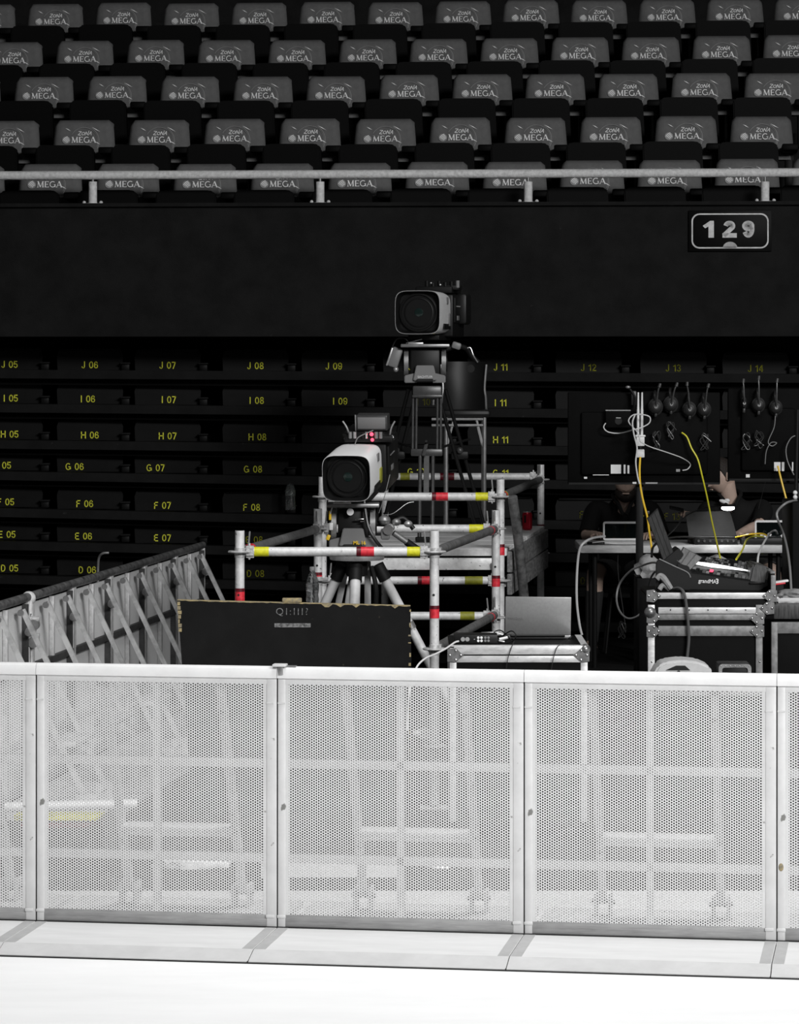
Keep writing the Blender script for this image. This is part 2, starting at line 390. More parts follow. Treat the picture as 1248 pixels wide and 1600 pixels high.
# ================================================================== printed seats of the upper stand
def strokes(mb, segs, ox, oz, sc, m, y=-0.003, shear=0.0, th=0.0015):
    for x0, z0, x1, z1, wd in segs:
        d = Vector((x1-x0, z1-z0)); n = Vector((-d.y, d.x)).normalized()*wd*0.58
        pts = [(x0-n.x, z0-n.y), (x1-n.x, z1-n.y), (x1+n.x, z1+n.y), (x0+n.x, z0+n.y)]
        mb.flat([(ox+(px+shear*pz)*sc, oz+pz*sc) for px, pz in pts], th, m, y)
def arcseg(cx, cz, r, a0, a1, n, wd, sz=1.0):
    out = []
    for i in range(n):
        t0 = R(a0+(a1-a0)*i/n); t1 = R(a0+(a1-a0)*(i+1)/n)
        out.append((cx+r*cos(t0), cz+r*sin(t0)*sz, cx+r*cos(t1), cz+r*sin(t1)*sz, wd))
    return out
def serif(x, z, wd=0.26): return (x-wd/2, z, x+wd/2, z, 0.06)
def letter(c):
    if c == 'M': return [(.12, 0, .17, 1, .08), (.17, 1, .55, .05, .17), (.55, .05, .93, 1, .07), (.93, 1, .98, 0, .17), serif(.12, .03), serif(.98, .03, .34), serif(.1, .97, .2), serif(1.0, .97, .2)], 1.22
    if c == 'E': return [(.15, 0, .15, 1, .17), (.1, .96, .68, .96, .08), (.1, .5, .56, .5, .07), (.1, .04, .72, .04, .08), (.68, .98, .68, .8, .05), (.72, .0, .72, .2, .05), (.56, .4, .56, .6, .05)], .86
    if c == 'G': return arcseg(.52, .5, .46, 50, 335, 14, .12, 1.0)+[(.9, .05, .9, .45, .15), serif(.86, .46, .32)], 1.1
    if c == 'A': return [(.08, 0, .48, 1, .07), (.48, 1, .9, 0, .18), (.22, .33, .74, .33, .07), serif(.08, .03), serif(.9, .03, .34)], 1.05
def zletter(c):
    if c == 'Z': return [(.05, .95, .8, .9, .12), (.8, .9, .1, .1, .12), (.1, .1, .85, .05, .14)], .95
    if c == 'O': return arcseg(.4, .42, .34, 0, 360, 10, .12), .85
    if c == 'N': return [(.1, 0, .15, .9, .12), (.15, .9, .7, .05, .13), (.7, .05, .8, 1.1, .11)], .92
    if c == 'A': return [(.0, 0, .45, .95, .11), (.45, .95, .7, 0, .13), (.15, .38, .65, .4, .1)], .8
def cover_bm():
    b = MB(); bb = bmesh.new()
    nx, nz = 14, 10; W = 0.232; Hh = 0.33; T = 0.075; gr = {}
    # closed rounded pad: grid on a superellipse box
    def shape(u, v):
        # u in -1..1 across, v in 0..1 downwards from top
        x = u*W*(0.93+0.07*min(v*1.6, 1)); z = -v*Hh
        rr = max(0, abs(u)-0.9)/0.1
        z -= 0.022*rr**2*(1 if v < 0.3 else 0)*(1-v/0.3)
        y = 0.03*(max(0, abs(u)-0.82)/0.18)**2+0.035*(max(0, 0.09-v)/0.09)**2
        y += 0.004*sin(u*7+v*3)*v
        return x, y-0.02*v, z
    fr = [[bb.verts.new(shape(-1+2*i/nx, j/nz)) for i in range(nx+1)] for j in range(nz+1)]
    bk = [[bb.verts.new((v.co.x*0.98, v.co.y+T*(0.8), v.co.z)) for v in r] for r in fr]
    for j in range(nz):
        for i in range(nx):
            bb.faces.new((fr[j][i], fr[j+1][i], fr[j+1][i+1], fr[j][i+1])); bb.faces.new((bk[j][i], bk[j][i+1], bk[j+1][i+1], bk[j+1][i]))
    ring = [(0, i) for i in range(nx+1)]+[(j, nx) for j in range(1, nz+1)]+[(nz, i) for i in range(nx-1, -1, -1)]+[(j, 0) for j in range(nz-1, 0, -1)]
    for k in range(len(ring)):
        a = ring[k]; c = ring[(k+1) % len(ring)]
        bb.faces.new((fr[a[0]][a[1]], fr[c[0]][c[1]], bk[c[0]][c[1]], bk[a[0]][a[1]]))
    bmesh.ops.recalc_face_normals(bb, faces=bb.faces)
    b._take(bb, 'seat_cover'); return b
def make_seat():
    root = thing('stadium_chair', 'seat', 'seat', (0, 0, 0), 'printed seats of the upper stand')
    c = cover_bm().build('seat_cover', root, rel=False, smooth=60)
    p = MB(); sc = 0.044; x = -0.088; z = -0.178; yy = -0.017
    for ch in 'MEGA':
        sg, adv = letter(ch); strokes(p, sg, x, z, sc, 'seat_print', yy); x += adv*sc
    x = -0.045; z = -0.122
    for ch in 'ZONA':
        sg, adv = zletter(ch); strokes(p, sg, x, z, 0.031, 'seat_print', yy+0.003, shear=0.25); x += adv*0.030
    # striped globe mark
    disc = [(-0.128+0.031*cos(t*pi/10), -0.158+0.028*sin(t*pi/10)) for t in range(20)]
    p.flat(disc, 0.001, 'seat_print_faint', yy)
    for q in range(4):
        r0 = 0.022+q*0.0105
        strokes(p, [(a+0, b_, c_, d, 0.0042) for a, b_, c_, d, _ in arcseg(-0.098+0.004*q*0, -0.188, r0+0.006, 100+q*3, 158-q*2, 5, .004)], 0, 0, 1, 'seat_print', yy-0.002)
    for r, wd, a0, a1 in ((0.105, 0.0022, -22, 150), (0.114, 0.0034, -30, 60)):
        strokes(p, arcseg(0.005, -0.168, r, a0, a1, 22, wd), 0, 0, 1, 'seat_print_faint', yy+0.003)
    for sx_, sz_ in ((-0.115, -0.078), (0.095, -0.078), (0.108, -0.18)):
        L = 0.022 if sx_ != 0.095 else 0.032
        p.flat([(sx_-L, sz_+L*0.55), (sx_, sz_-0.003), (sx_+L, sz_-L*0.55), (sx_, sz_+0.004)], 0.001, 'seat_print', yy+0.004 if sz_ > -0.1 else yy)
    p.build('printed_logo', c, rel=False, smooth=0)
    s = MB()
    pts = [(-0.225, -0.56), (-0.235, -0.26), (-0.22, -0.235), (-0.19, -0.226), (0.15, -0.226), (0.18, -0.235), (0.20, -0.26), (0.215, -0.56)]
    s.prism([(a-0.09, z) for a, z in pts], -0.22, -0.14, 'y', 'seat_black', bev=0.01)
    s.build('seat_pan', root, rel=False)
    s = MB(); s.box((0.20, -0.10, -0.262), (0.12, 0.20, 0.05), 'seat_black', 0.012); s.box((0.20, 0.02, -0.42), (0.06, 0.05, 0.32), 'seat_shell', 0.01)
    s.build('armrest', root, rel=False)
    return root
proto = make_seat(); used = False
ords = ['first', 'second', 'third', 'fourth', 'fifth', 'sixth', 'seventh', 'eighth', 'ninth', 'tenth', 'eleventh', 'twelfth', 'thirteenth']
urows = [(78, 121.0, 252, 23.4, 0, -6), (131, 117.6, 183.5, 24.15, -1, -5), (68, 114.2, 116.5, 24.9, -1, -5), (132, 110.6, 59, 25.65, -1, -7), (86, 106.2, 1, 26.4, -1, -6)]
for ri, (x0, pitch, py, D0, k0, sl) in enumerate(urows):
    k = k0-1 if ri == 0 else k0; idx = 0; items = []
    while x0+pitch*k < 1248+48:
        if x0+pitch*k > -52: items.append(x0+pitch*k)
        k += 1
    for i, px in enumerate(items):
        o = proto if not used else copy_tree(proto); used = True
        p = upx(px, D0+0.12); pyj = py+sl*(px-624)/624*0.7
        p.z = PZ(pyj, p.y); o.location = p+Vector((0, 0, random.uniform(-0.006, 0.006)))
        o.rotation_euler = (R(-5), 0, R(-4)+random.uniform(-0.02, 0.02))
        rowname = ['front row behind the rail', 'second row up', 'third row up', 'fourth row up', 'topmost row'][ri]
        o['label'] = 'grey printed seat, %s, %s from the left' % (rowname, ords[i])

# ---- steel rail on the parapet
root = thing('safety_rail', 'grey painted steel rail running along the parapet of the upper stand', 'railing', upx(624, 22.95)+Vector((0, 0, 3.4)))
a = upx(-120, 23.0); b_ = upx(1370, 23.0)
mb = MB(); za = PZ(272, 23.0); mb.cyl((a.x, a.y, za), (b_.x, b_.y, za-0.0), 0.031, 'rail_paint'); mb.build('handrail', root)
for px in (145, 500, 825, 1195):
    p = upx(px, 23.0); z1 = PZ(284, p.y)
    mb = MB(); mb.cyl((p.x, p.y, 3.405), (p.x, p.y, z1), 0.030, 'rail_paint'); mb.cyl((p.x, p.y, z1), (p.x, p.y, za), 0.009, 'grey_metal')
    mb.cyl((p.x, p.y, 3.40), (p.x, p.y, 3.416), 0.052, 'rail_paint')
    for s_ in (-1, 1): mb.ball((p.x+s_*0.06, p.y-0.02, 3.42), 0.013, 'rail_paint', 8)
    mb.build('rail_post', root)
# ---- sign 129
p = upx(1140, 22.9); p.z = PZ(361, p.y); p.y -= 0.012
root = thing('section_sign', 'black rectangular sign reading 129 in a rounded white border on the parapet', 'sign', p, rz=YAW_U)
mb = MB(); mb.box((0, 0, 0), (0.575, 0.016, 0.285), 'sign_face', 0.003); mb.build('sign_panel', root, rel=False)
def rrect(w_, h_, r, n=6):
    out = []
    for cx, cz, a0 in ((w_/2-r, h_/2-r, 0), (-w_/2+r, h_/2-r, 90), (-w_/2+r, -h_/2+r, 180), (w_/2-r, -h_/2+r, 270)):
        for i in range(n+1):
            t = R(a0+90*i/n); out.append((cx+r*cos(t), cz+r*sin(t)))
    return out
def frame_strip(mb, o1, o2, y, th, m, mx=None):
    b = bmesh.new(); n = len(o1)
    vs_ = [[b.verts.new((p[0], yy, p[1])) for p in o] for o, yy in ((o1, y-th), (o2, y-th), (o2, y), (o1, y))]
    for q in range(4):
        A = vs_[q]; B = vs_[(q+1) % 4]
        for i in range(n): b.faces.new((A[i], A[(i+1) % n], B[(i+1) % n], B[i]))
    bmesh.ops.recalc_face_normals(b, faces=b.faces); mb._take(b, m, mx)
mb = MB(); frame_strip(mb, rrect(0.535, 0.245, 0.055), rrect(0.515, 0.225, 0.047), -0.008, 0.002, 'sign_ink'); mb.build('border', root, rel=False, smooth=0)
mb = MB()
for ch, xx in (('2', -0.003), ('9', 0.126)): sans_text(mb, ch, 0.118, 0.27, 'sign_ink', xx, -0.047, -0.0085, sx=1.45)
mb.flat([(-0.150, -0.047), (-0.112, -0.047), (-0.112, 0.071), (-0.138, 0.071), (-0.190, 0.036), (-0.173, 0.018), (-0.150, 0.032)], 0.002, 'sign_ink', -0.0085)
mb.build('number', root, rel=False, smooth=0)
mb = MB(); mb.flat([(0.05*cos(R(t)), -0.118+0.05*sin(R(t))*0.85) for t in range(0, 181, 15)], 0.004, 'grey_metal', -0.0085)
mb.box((0, -0.0115, -0.113), (0.085, 0.003, 0.012), 'case_alu_grey'); mb.build('emblem', root, rel=False)

# ================================================================== crowd barriers
BW, BH, PZ0 = 0.990, 1.043, 0.035
def perforated(x0, x1, z0, z1, y0=0.0, th=0.002):
    s = 0.01085; c = s*math.sqrt(3)/2; Rr = s/math.sqrt(3); rh = 0.0037
    V = []; Fc = []; n = int((x1-x0)/c); m = int((z1-z0)/s)
    ang = [R(60*k) for k in range(6)]
    oc = [(cos(a)*Rr, sin(a)*Rr) for a in ang]; ic = [(cos(a)*rh, sin(a)*rh) for a in ang]
    for i in range(n):
        cx = x0+c*(i+0.5)
        for j in range(m):
            cz = z0+s*(j+0.5+(0.5 if i % 2 else 0))
            b = len(V)
            for yy in (y0, y0+th):
                V += [(cx+p[0], yy, cz+p[1]) for p in oc]; V += [(cx+p[0], yy, cz+p[1]) for p in ic]
            for k in range(6):
                k2 = (k+1) % 6
                Fc.append((b+k, b+6+k, b+6+k2, b+k2))
                Fc.append((b+12+k, b+12+k2, b+18+k2, b+18+k))
                Fc.append((b+6+k, b+18+k, b+18+k2, b+6+k2))
    me = bpy.data.meshes.new('perforated_sheet'); me.from_pydata(V, [], Fc); me.update(); return me
SHEET = perforated(0.040, BW-0.040, 0.045, 0.992)
def make_barrier(old=False, plate=True):
    fr = 'old_alu' if old else 'alu_frame'
    root = thing('crowd_barrier', 'x', 'barrier', (0, 0, 0))
    sh = bpy.data.objects.new('perforated_sheet', SHEET.copy() if old else SHEET); COL.objects.link(sh); sh.parent = root
    sh.data.materials.append(M['old_sheet' if old else 'alu_sheet'])
    for a in (0.002, BW-0.0440):
        mb = MB(); mb.bx(a, a+0.030+0.012*(a > 0.1), -0.004, 0.030, 0.0, BH-0.03, fr, 0.003)
        a2 = a+0.028 if a < 0.1 else a-0.012
        mb.bx(a2, a2+0.016, -0.001, 0.004, 0.03, 1.0, fr)
        mb.box((a+0.015, -0.005, 0.90), (0.03, 0.003, 0.006), fr); mb.box((a+0.015, -0.006, 0.045), (0.034, 0.006, 0.012), fr, 0.002)
        mb.build('side_post', root, rel=False)
    mb = MB()
    if old: mb.cyl((0.0, 0.012, BH-0.012), (BW, 0.012, BH-0.012), 0.024, 'old_tube')
    else:
        mb.prism([(-0.012, 1.000), (-0.012, 1.022), (-0.006, 1.038), (0.006, 1.046), (0.022, 1.046), (0.036, 1.036), (0.038, 1.000)], 0.001, BW-0.001, 'x', 'alu_cap')
        mb.bx(0.02, BW-0.02, -0.003, 0.003, 0.975, 1.002, 'alu_frame')
    mb.build('top_rail', root, rel=False)
    mb = MB(); mb.bx(0.03, BW-0.03, -0.002, 0.02, 0.004, 0.052, 'alu_sill', 0.002); mb.build('bottom_rail', root, rel=False)
    for z in (0.655, 0.275):
        mb = MB(); mb.bx(0.03, BW-0.03, 0.004, 0.032, z-0.016, z+0.020, 'dark_bar' if (old and z > 0.5) else fr, 0.002); mb.build('cross_bar', root, rel=False)
    mb = MB(); mb.bx(BW/2-0.015, BW/2+0.015, 0.004, 0.030, 0.03, 1.0, fr, 0.002); mb.build('mullion', root, rel=False)
    for x in (0.265, 0.745):
        mb = MB(); mb.beam((x, 0.05, 0.985), (x, 0.50, 0.06), *((0.026, 0.022) if old else (0.045, 0.030)), fr, up=(1, 0, 0)); mb.build('brace', root, rel=False)
        mb = MB(); mb.bx(x-0.035, x-0.026, 0.45, 0.56, 0.0, 0.09, fr); mb.bx(x+0.026, x+0.035, 0.45, 0.56, 0.0, 0.09, fr); mb.cyl((x-0.05, 0.5, 0.055), (x+0.05, 0.5, 0.055), 0.01, 'grey_metal', 10)
        mb.build('hinge_foot', root, rel=False)
        mb = MB(); mb.cyl((x-0.025, 0.045, 0.97), (x+0.025, 0.045, 0.97), 0.017, 'grey_metal', 14); mb.build('pivot', root, rel=False)
    mb = MB(); mb.bx(0.272, 0.738, 0.30, 0.44, 0.325, 0.350, fr if old else 'alu_cap', 0.004); mb.bx(0.272, 0.738, 0.30, 0.306, 0.312, 0.33, fr); mb.build('step', root, rel=False)
    mb = MB(); mb.bx(0.02, BW-0.02, 0.03, 0.68, -0.034, -0.004, fr); mb.build('rear_base', root, rel=False)
    mb = MB(); mb.bx(0.0, BW, -0.009, 0.0, -0.001, 0.0045, 'dark_gap'); mb.bx(-0.002, 0.002, -0.0035, 0.03, 0.0, BH-0.045, 'dark_gap'); mb.build('gap_shade', root, rel=False)  # black strips stand in for the shaded gaps under the sheet and between panels
    if plate:
        mb = MB(); mb.prism([(0.0, 0.0), (0.0, -0.034), (-0.60, -0.034), (-0.60, -0.028), (-0.485, 0.0)], 0.002, BW-0.002, 'x', 'alu_plate'); mb.prism([(-0.600, -0.027), (-0.600, -0.0275), (-0.485, -0.0), (-0.485, 0.0008)], 0.003, BW-0.003, 'x', 'plate_lip_shaded'); mb.bx(0.0, BW, -0.604, -0.598, -0.0345, -0.0295, 'dark_gap'); mb.bx(-0.0022, 0.0022, -0.602, -0.484, -0.034, -0.026, 'dark_gap'); mb.build('floor_plate', root, rel=False)  # thin overlay paints the lip's shade; black strips stand for shaded gaps
        for a in (0.004, BW-0.046): mb = MB(); mb.bx(a, a+0.042, -0.484, -0.006, 0.0, 0.0012, 'plate_band'); mb.build('plate_edging', root, rel=False)
    if old:
        mb = MB()
        mb.bx(0.065, 0.088, 0.004, 0.035, 0.0, 1.0, 'dark_bar'); mb.build('upright', root, rel=False)
        mb = MB(); mb.cyl((0.08, 0.06, 0.86), (0.18, 0.06, 0.86), 0.020, 'grey_metal', 16); mb.cyl((0.11, 0.06, 0.86), (0.14, 0.06, 0.86), 0.027, 'grey_metal', 16); mb.build('clamp_knob', root, rel=False)
    return root
def children_copy(root): return copy_tree(root)
proto = make_barrier()
DL, DRt = 13.235, 12.775
J0 = Vector((PX(57, DL), DL, PZ0)); J3 = Vector((PX(1213.5, DRt), DRt, PZ0)); dv = (J3-J0)/3
rzB = atan2(dv.y, dv.x); fsc = dv.length/BW
lab = ['silver perforated crowd barrier cut off by the left edge of the photo', 'silver perforated crowd barrier standing in front of the white crumpled cloth and left barrier run',
       'silver perforated crowd barrier with a flat latch at its top left corner', 'silver perforated crowd barrier in front of the lighting desk case, third full panel from left',
       'silver perforated crowd barrier with a rust spot, cut off by the right edge']
panels = []
for i in range(-1, 4):
    o = proto if i == -1 else copy_tree(proto)
    o.location = J0+dv*i; o.rotation_euler = (0, 0, rzB); o.scale = (fsc, 1, 1)
    tag(o, lab[i+1], 'barrier', 'crowd barriers of the front run'); panels.append(o)
mb = MB(); mb.box((0.01, 0.0, 1.052), (0.055, 0.05, 0.010), 'alu_frame', 0.003); mb.box((0.016, -0.012, 1.030), (0.018, 0.012, 0.034), 'grey_metal', 0.003); mb.box((0.05, 0.01, 1.048), (0.05, 0.02, 0.004), 'grey_metal')
mb.build('latch', panels[2], rel=False)
mb = MB(); mb.ball((0.016, -0.004, 0.29), (0.010, 0.003, 0.016), 'worn_wood', 12); mb.build('rust_spot', panels[4], rel=False)
# left run, going away from us, braces on our side
old = make_barrier(True, False)
far = Vector((PX(314, 22.2), 22.2, 0.015)); near = Vector((PX(43, 17.4), 17.4, 0.015)); dirv = (near-far)/5
rzL = atan2(dirv.y, dirv.x)
names = ['farthest of the worn barriers running away along the left', 'worn perforated barrier with braces, second from the far end of the left run', 'worn perforated barrier with braces, middle of the left run',
         'worn perforated barrier with braces, fourth from the far end of the left run', 'worn perforated barrier next to the silver corner post', 'worn perforated barrier on the near side of the silver corner post', 'worn barrier seen only through the front mesh at bottom left']
for i in range(6):
    o = old if i == 0 else copy_tree(old)
    o.location = far+dirv*i+(dirv.normalized()*0.05 if i == 5 else Vector((0, 0, 0))); o.rotation_euler = (0, 0, rzL); o.scale = (dirv.length/BW, 1, 1)
    tag(o, names[i], 'barrier', 'worn barriers of the left run')
cp = near+Vector((0.01, 0, 0))
root = thing('corner_post', 'silver corner post with a round cap and clamps between two worn barriers', 'post', (cp.x, cp.y, 0.0))
mb = MB(); mb.cyl((0, -0.02, 0), (0, -0.02, 1.0), 0.022, 'galv'); mb.build('post', root, rel=False)
mb = MB(); mb.ball((0, -0.03, 1.04), 0.038, 'galv', 16); mb.cyl((-0.0, -0.05, 0.96), (0.0, -0.05, 1.02), 0.024, 'galv'); mb.build('cap', root, rel=False)
for z in (0.93, 0.84):
    mb = MB(); mb.cyl((-0.06, -0.05, z), (0.06, -0.05, z), 0.016, 'cast', 12); mb.cyl((0.03, -0.09, z-0.03), (0.03, -0.02, z-0.03), 0.03, 'grey_metal', 14); mb.build('clamp', root, rel=False)

# ---- things on the floor seen through the mesh
def crumple(name, c, r, m, seed, label, cat):
    rnd = random.Random(seed); bb = bmesh.new(); bmesh.ops.create_icosphere(bb, subdivisions=3, radius=1)
    from mathutils import noise as nz
    for v in bb.verts:
        k = 1+0.45*nz.noise(v.co*2.3+Vector((seed, 0, 0)))+0.2*nz.noise(v.co*6)
        v.co = Vector((v.co.x*r[0]*k, v.co.y*r[1]*k, max(v.co.z*r[2]*k, -r[2]*0.55)))
    mb = MB(); mb._take(bb, m, Matrix.Translation(c)); o = mb.build(name, None, smooth=80); tag(o, label, cat); return o
crumple('crumpled_cloth', P(300, 1352, 14.9)+Vector((0, 0, 0.0)), (0.16, 0.10, 0.05), 'paper', 3, 'crumpled white cloth heap lying behind the barrier, seen through the mesh', 'cloth')
crumple('plastic_bag', P(685, 1358, 14.9), (0.06, 0.06, 0.05), 'paper', 9, 'small white bag on the dark floor behind the middle barrier panel', 'bag')
root = thing('scaffold_ledger', 'loose scaffold tube with yellow and red tape lying low at the bottom left', 'pole', (-1.9, 15.2, 0.13))
mb = MB(); mb.cyl((-2.3, 15.3, 0.20), (PX(213, 15.5), 15.5, 0.20), 0.0242, 'galv'); mb.build('tube', root)
mb = MB(); mb.box((-1.62, 15.55, 0.135), (0.42, 0.12, 0.028), 'yellow_tape', 0.004); mb.build('taped_board', root)
mb = MB(); mb.box((-1.60, 15.54, 0.10), (0.40, 0.12, 0.022), 'maroon_tape', 0.004); mb.build('red_board', root)
for x_ in (-2.2, -1.35): mb = MB(); mb.bx(x_-0.03, x_+0.03, 15.25, 15.6, 0.0, 0.18, 'dark_bar'); mb.build('rest_block', root)
root = thing('cable_ramp', 'long pale cable ramp on the dark floor behind the barriers', 'cable ramp', (0.2, 14.75, 0.0))
mb = MB(); mb.prism([(14.55, 0.0), (14.63, 0.055), (14.78, 0.055), (14.86, 0.0)], -0.62, 0.0, 'x', 'alu_plate', 0.004); mb.build('ramp_body', root)
mb = MB(); mb.bx(-0.60, -0.02, 14.66, 14.75, 0.055, 0.062, 'alu_frame'); mb.build('lid', root)

# ================================================================== black board behind the barrier
DB = 16.3
c0 = P(277, 937, DB); c1 = P(641, 946, DB)
root = thing('plywood_board', 'black painted plywood board with worn yellowish edges and faded stencil, behind the barriers', 'board', (0, DB, 0))
zt0, zt1 = c0.z, c1.z
mb = MB(); xl = c0.x; xr = c1.x
mb.prism([(xl+0.08, 0.0), (xr+0.02, 0.0), (xr, zt1-0.005), (xl, zt0-0.005)], DB, DB+0.030, 'y', 'black_paint'); mb.build('board', root)
mb = MB(); rnd = random.Random(4); n = 60; pts_t = []; pts_b = []
for i in range(n+1):
    t = i/n; x = xl+(xr-xl)*t; z = zt0+(zt1-zt0)*t
    d = 0.005+0.006*rnd.random()+(0.022 if rnd.random() > 0.93 else 0)
    pts_t.append((x, z)); pts_b.append((x, z-d*0.6))
mb.prism(pts_t+pts_b[::-1], DB-0.002, DB+0.032, 'y', 'worn_wood'); 
for i in range(26):
    z = zt1-0.02-i*0.04-rnd.random()*0.03; h = 0.004+rnd.random()*0.016
    mb.bx(xr-0.004-rnd.random()**2*0.008, xr+0.003, DB-0.002, DB+0.03, z-h, z, 'worn_wood')
for i in range(7):
    z = zt0-0.01-i*0.022; mb.bx(xl+0.0+i*0.001, xl+0.012+rnd.random()*0.012, DB-0.002, DB+0.02, z-0.018, z, 'worn_wood')
mb.build('worn_edge', root, smooth=0)
q = P(456, 938, DB); mb = MB(); mb.box((q.x, DB+0.012, q.z-0.0), (0.098, 0.035, 0.022), 'worn_wood', 0.005); mb.build('wood_chip', root)
mb = MB(); q = P(456, 956, DB); mb.mesh(text_mesh('QI:III?', 0.050, 0.0008, -0.0004, space=1.3), 'stencil', Matrix.Translation((q.x, DB-0.002, q.z)))
q = P(457, 977, DB); mb.box((q.x, DB-0.002, q.z), (0.18, 0.003, 0.020), 'stencil'); mb.build('faded_stencil', root, smooth=0)

# ================================================================== scaffold
RT = 0.0242
def tape(mb, a, b_, t0, t1, m, r=RT+0.0012):
    a = Vector(a); b_ = Vector(b_); mb.cyl(a.lerp(b_, t0), a.lerp(b_, t1), r, m)
def post(root, x, y, z0, z1, ros, red=None, m='galv', holes=True):
    mb = MB(); mb.cyl((x, y, z0), (x, y, z1), RT, m)
    mb.cyl((x, y, z1-0.001), (x, y, z1+0.001), RT*0.8, 'dark_gap')
    if holes:
        for dz in (0.09,): mb.cyl((x-0.004, y-RT-0.001, z1-dz-0.24), (x-0.004, y-RT+0.003, z1-dz-0.24), 0.0065, 'dark_gap', 10)
    p = mb.build('standard', root)
    for z in ros:
        mb = MB(); mb.lathe([(RT, -0.005), (0.058, -0.005), (0.062, 0.0), (0.058, 0.005), (RT, 0.005)], 'cast', 20, Matrix.Translation((x, y, z)))
        mb.cyl((x, y, z-0.03), (x, y, z+0.02), RT+0.003, 'cast'); mb.build('rosette', p)
    if red:
        mb = MB(); mb.cyl((x, y, red-0.035), (x, y, red+0.012), RT+0.0012, 'red_tape'); mb.cyl((x, y, red+0.012), (x, y, red+0.03), RT+0.0013, 'maroon_tape'); mb.build('red_tape', p)
    return p
def ledger(root, a, b_, red=None, yel=None, m='galv', wedge=True, rt='red_tape', ym='yellow_tape'):
    a = Vector(a); b_ = Vector(b_); d = (b_-a).normalized(); L = (b_-a).length
    a1 = a+d*0.065; b1 = b_-d*0.065
    mb = MB(); mb.cyl(a1, b1, RT, m); p = mb.build('ledger', root)
    for e, s_ in ((a, 1), (b_, -1)):
        mb = MB(); dd = d*s_
        mb.beam(e+dd*0.022, e+dd*0.085, 0.055, 0.062, 'cast', bev=0.012)
        mb.beam(e+dd*0.05+Vector((0, 0, -0.04)), e+dd*0.05+Vector((0, 0, 0.045)), 0.010, 0.028, 'cast', bev=0.002)
        if wedge: mb.beam(e+dd*0.045+Vector((0, 0, 0.03)), e+dd*0.052+Vector((0, 0, 0.105)), 0.008, 0.030, 'grey_metal', bev=0.002)
        mb.build('wedge_head', p)
    if red is not None:
        mb = MB(); tape(mb, a, b_, red-0.022, red+0.045, rt); tape(mb, a, b_, red-0.045, red-0.022, 'maroon_tape', RT+0.0014); mb.build('red_tape', p)
    if yel:
        mb = MB()
        for y0, y1 in yel: tape(mb, a, b_, y0, y1, ym)
        mb.build('yellow_tape', p)
    return p
# front bay (low)
A = (PX(374.5, 16.8), 16.8); Bq = (PX(678.5, 16.8), 16.8); Cq = (PX(496.5, 19.07), 19.07); Dq = (PX(774.5, 19.07), 19.07)
zt = PZ(862, 16.8); zp = PZ(829, 16.8); zl = zt-0.5
root = thing('scaffold_tower', 'low front scaffold frame of galvanised tubes with tape around the nearer broadcast camera', 'scaffold', (0, 18.0, 0), 'scaffold frames under the cameras')
post(root, *A, 0.02, zp, [zt, zl, zl-0.5], PZ(928, 16.8)); post(root, *Bq, 0.02, zp, [zt, zl, zl-0.5], PZ(955, 16.8))
post(root, *Cq, 0.02, PZ(795, 19.07), [zt, PZ(906, 19.07), 0.4], PZ(902, 19.07)); post(root, *Dq, 0.02, PZ(797, 19.07), [zt, PZ(965, 19.07), 0.4], PZ(907, 19.07))
ledger(root, (*A, zt), (*Bq, zt), 0.645, [(0.075, 0.15), (0.86, 0.93)])
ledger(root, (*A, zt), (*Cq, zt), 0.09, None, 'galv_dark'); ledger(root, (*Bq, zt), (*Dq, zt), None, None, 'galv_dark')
ledger(root, (*Cq, zt), (*Dq, zt), None, [(0.85, 0.93)])
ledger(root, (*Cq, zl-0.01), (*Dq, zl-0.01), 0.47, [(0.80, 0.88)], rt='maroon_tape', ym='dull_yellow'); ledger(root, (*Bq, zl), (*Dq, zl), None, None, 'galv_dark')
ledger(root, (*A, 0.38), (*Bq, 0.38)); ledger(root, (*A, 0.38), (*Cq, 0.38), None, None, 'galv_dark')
for t in (0.90,):
    for zz in (zt, zl):
        mb = MB(); tape(mb, (*Bq, zz), (*Dq, zz), t, t+0.012, 'red_tape'); mb.build('red_tape', root)
for (x, y) in (A, Bq, Cq, Dq):
    mb = MB(); mb.box((x, y, 0.004), (0.15, 0.15, 0.008), 'galv'); mb.cyl((x, y, 0.0), (x, y, 0.12), 0.018, 'grey_metal'); mb.build('base_jack', root)
# rear bay (high) with deck
E = (PX(503.5, 19.4), 19.45); Fq = (PX(782, 19.4), 19.45); Hq = (PX(844.5, 22.2), 22.2); G = (Hq[0]-(Fq[0]-E[0]), 22.2)
z2 = PZ(776, 19.45); z2l = z2-0.5; zd = PZ(858, 19.45)
root = thing('scaffold_tower', 'tall rear scaffold frame with a planked deck under the farther camera', 'scaffold', (0, 20.8, 0), 'scaffold frames under the cameras')
post(root, *E, 0.02, PZ(745, 19.45), [z2, z2l, 0.5]); post(root, *Fq, 0.02, PZ(749, 19.45), [z2, z2l, 0.5], PZ(858, 19.45))
post(root, *Hq, 0.02, PZ(726, 22.2), [z2, z2l, 0.5], PZ(826, 22.2)); post(root, *G, 0.02, PZ(726, 22.2), [z2, z2l, 0.5])
ledger(root, (*E, z2), (*Fq, z2), 0.66, [(0.86, 0.93)]); ledger(root, (*E, z2l), (*Fq, z2l), 0.58, [(0.80, 0.90)], ym='dull_yellow')
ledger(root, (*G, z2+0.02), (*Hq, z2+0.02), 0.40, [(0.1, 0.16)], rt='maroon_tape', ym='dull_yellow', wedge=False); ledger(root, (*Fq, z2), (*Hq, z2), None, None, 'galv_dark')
ledger(root, (*E, z2), (*G, z2), None, None, 'galv_dark'); ledger(root, (*Fq, z2l-0.02), (*Hq, z2l-0.02), None, None, 'galv_dark')
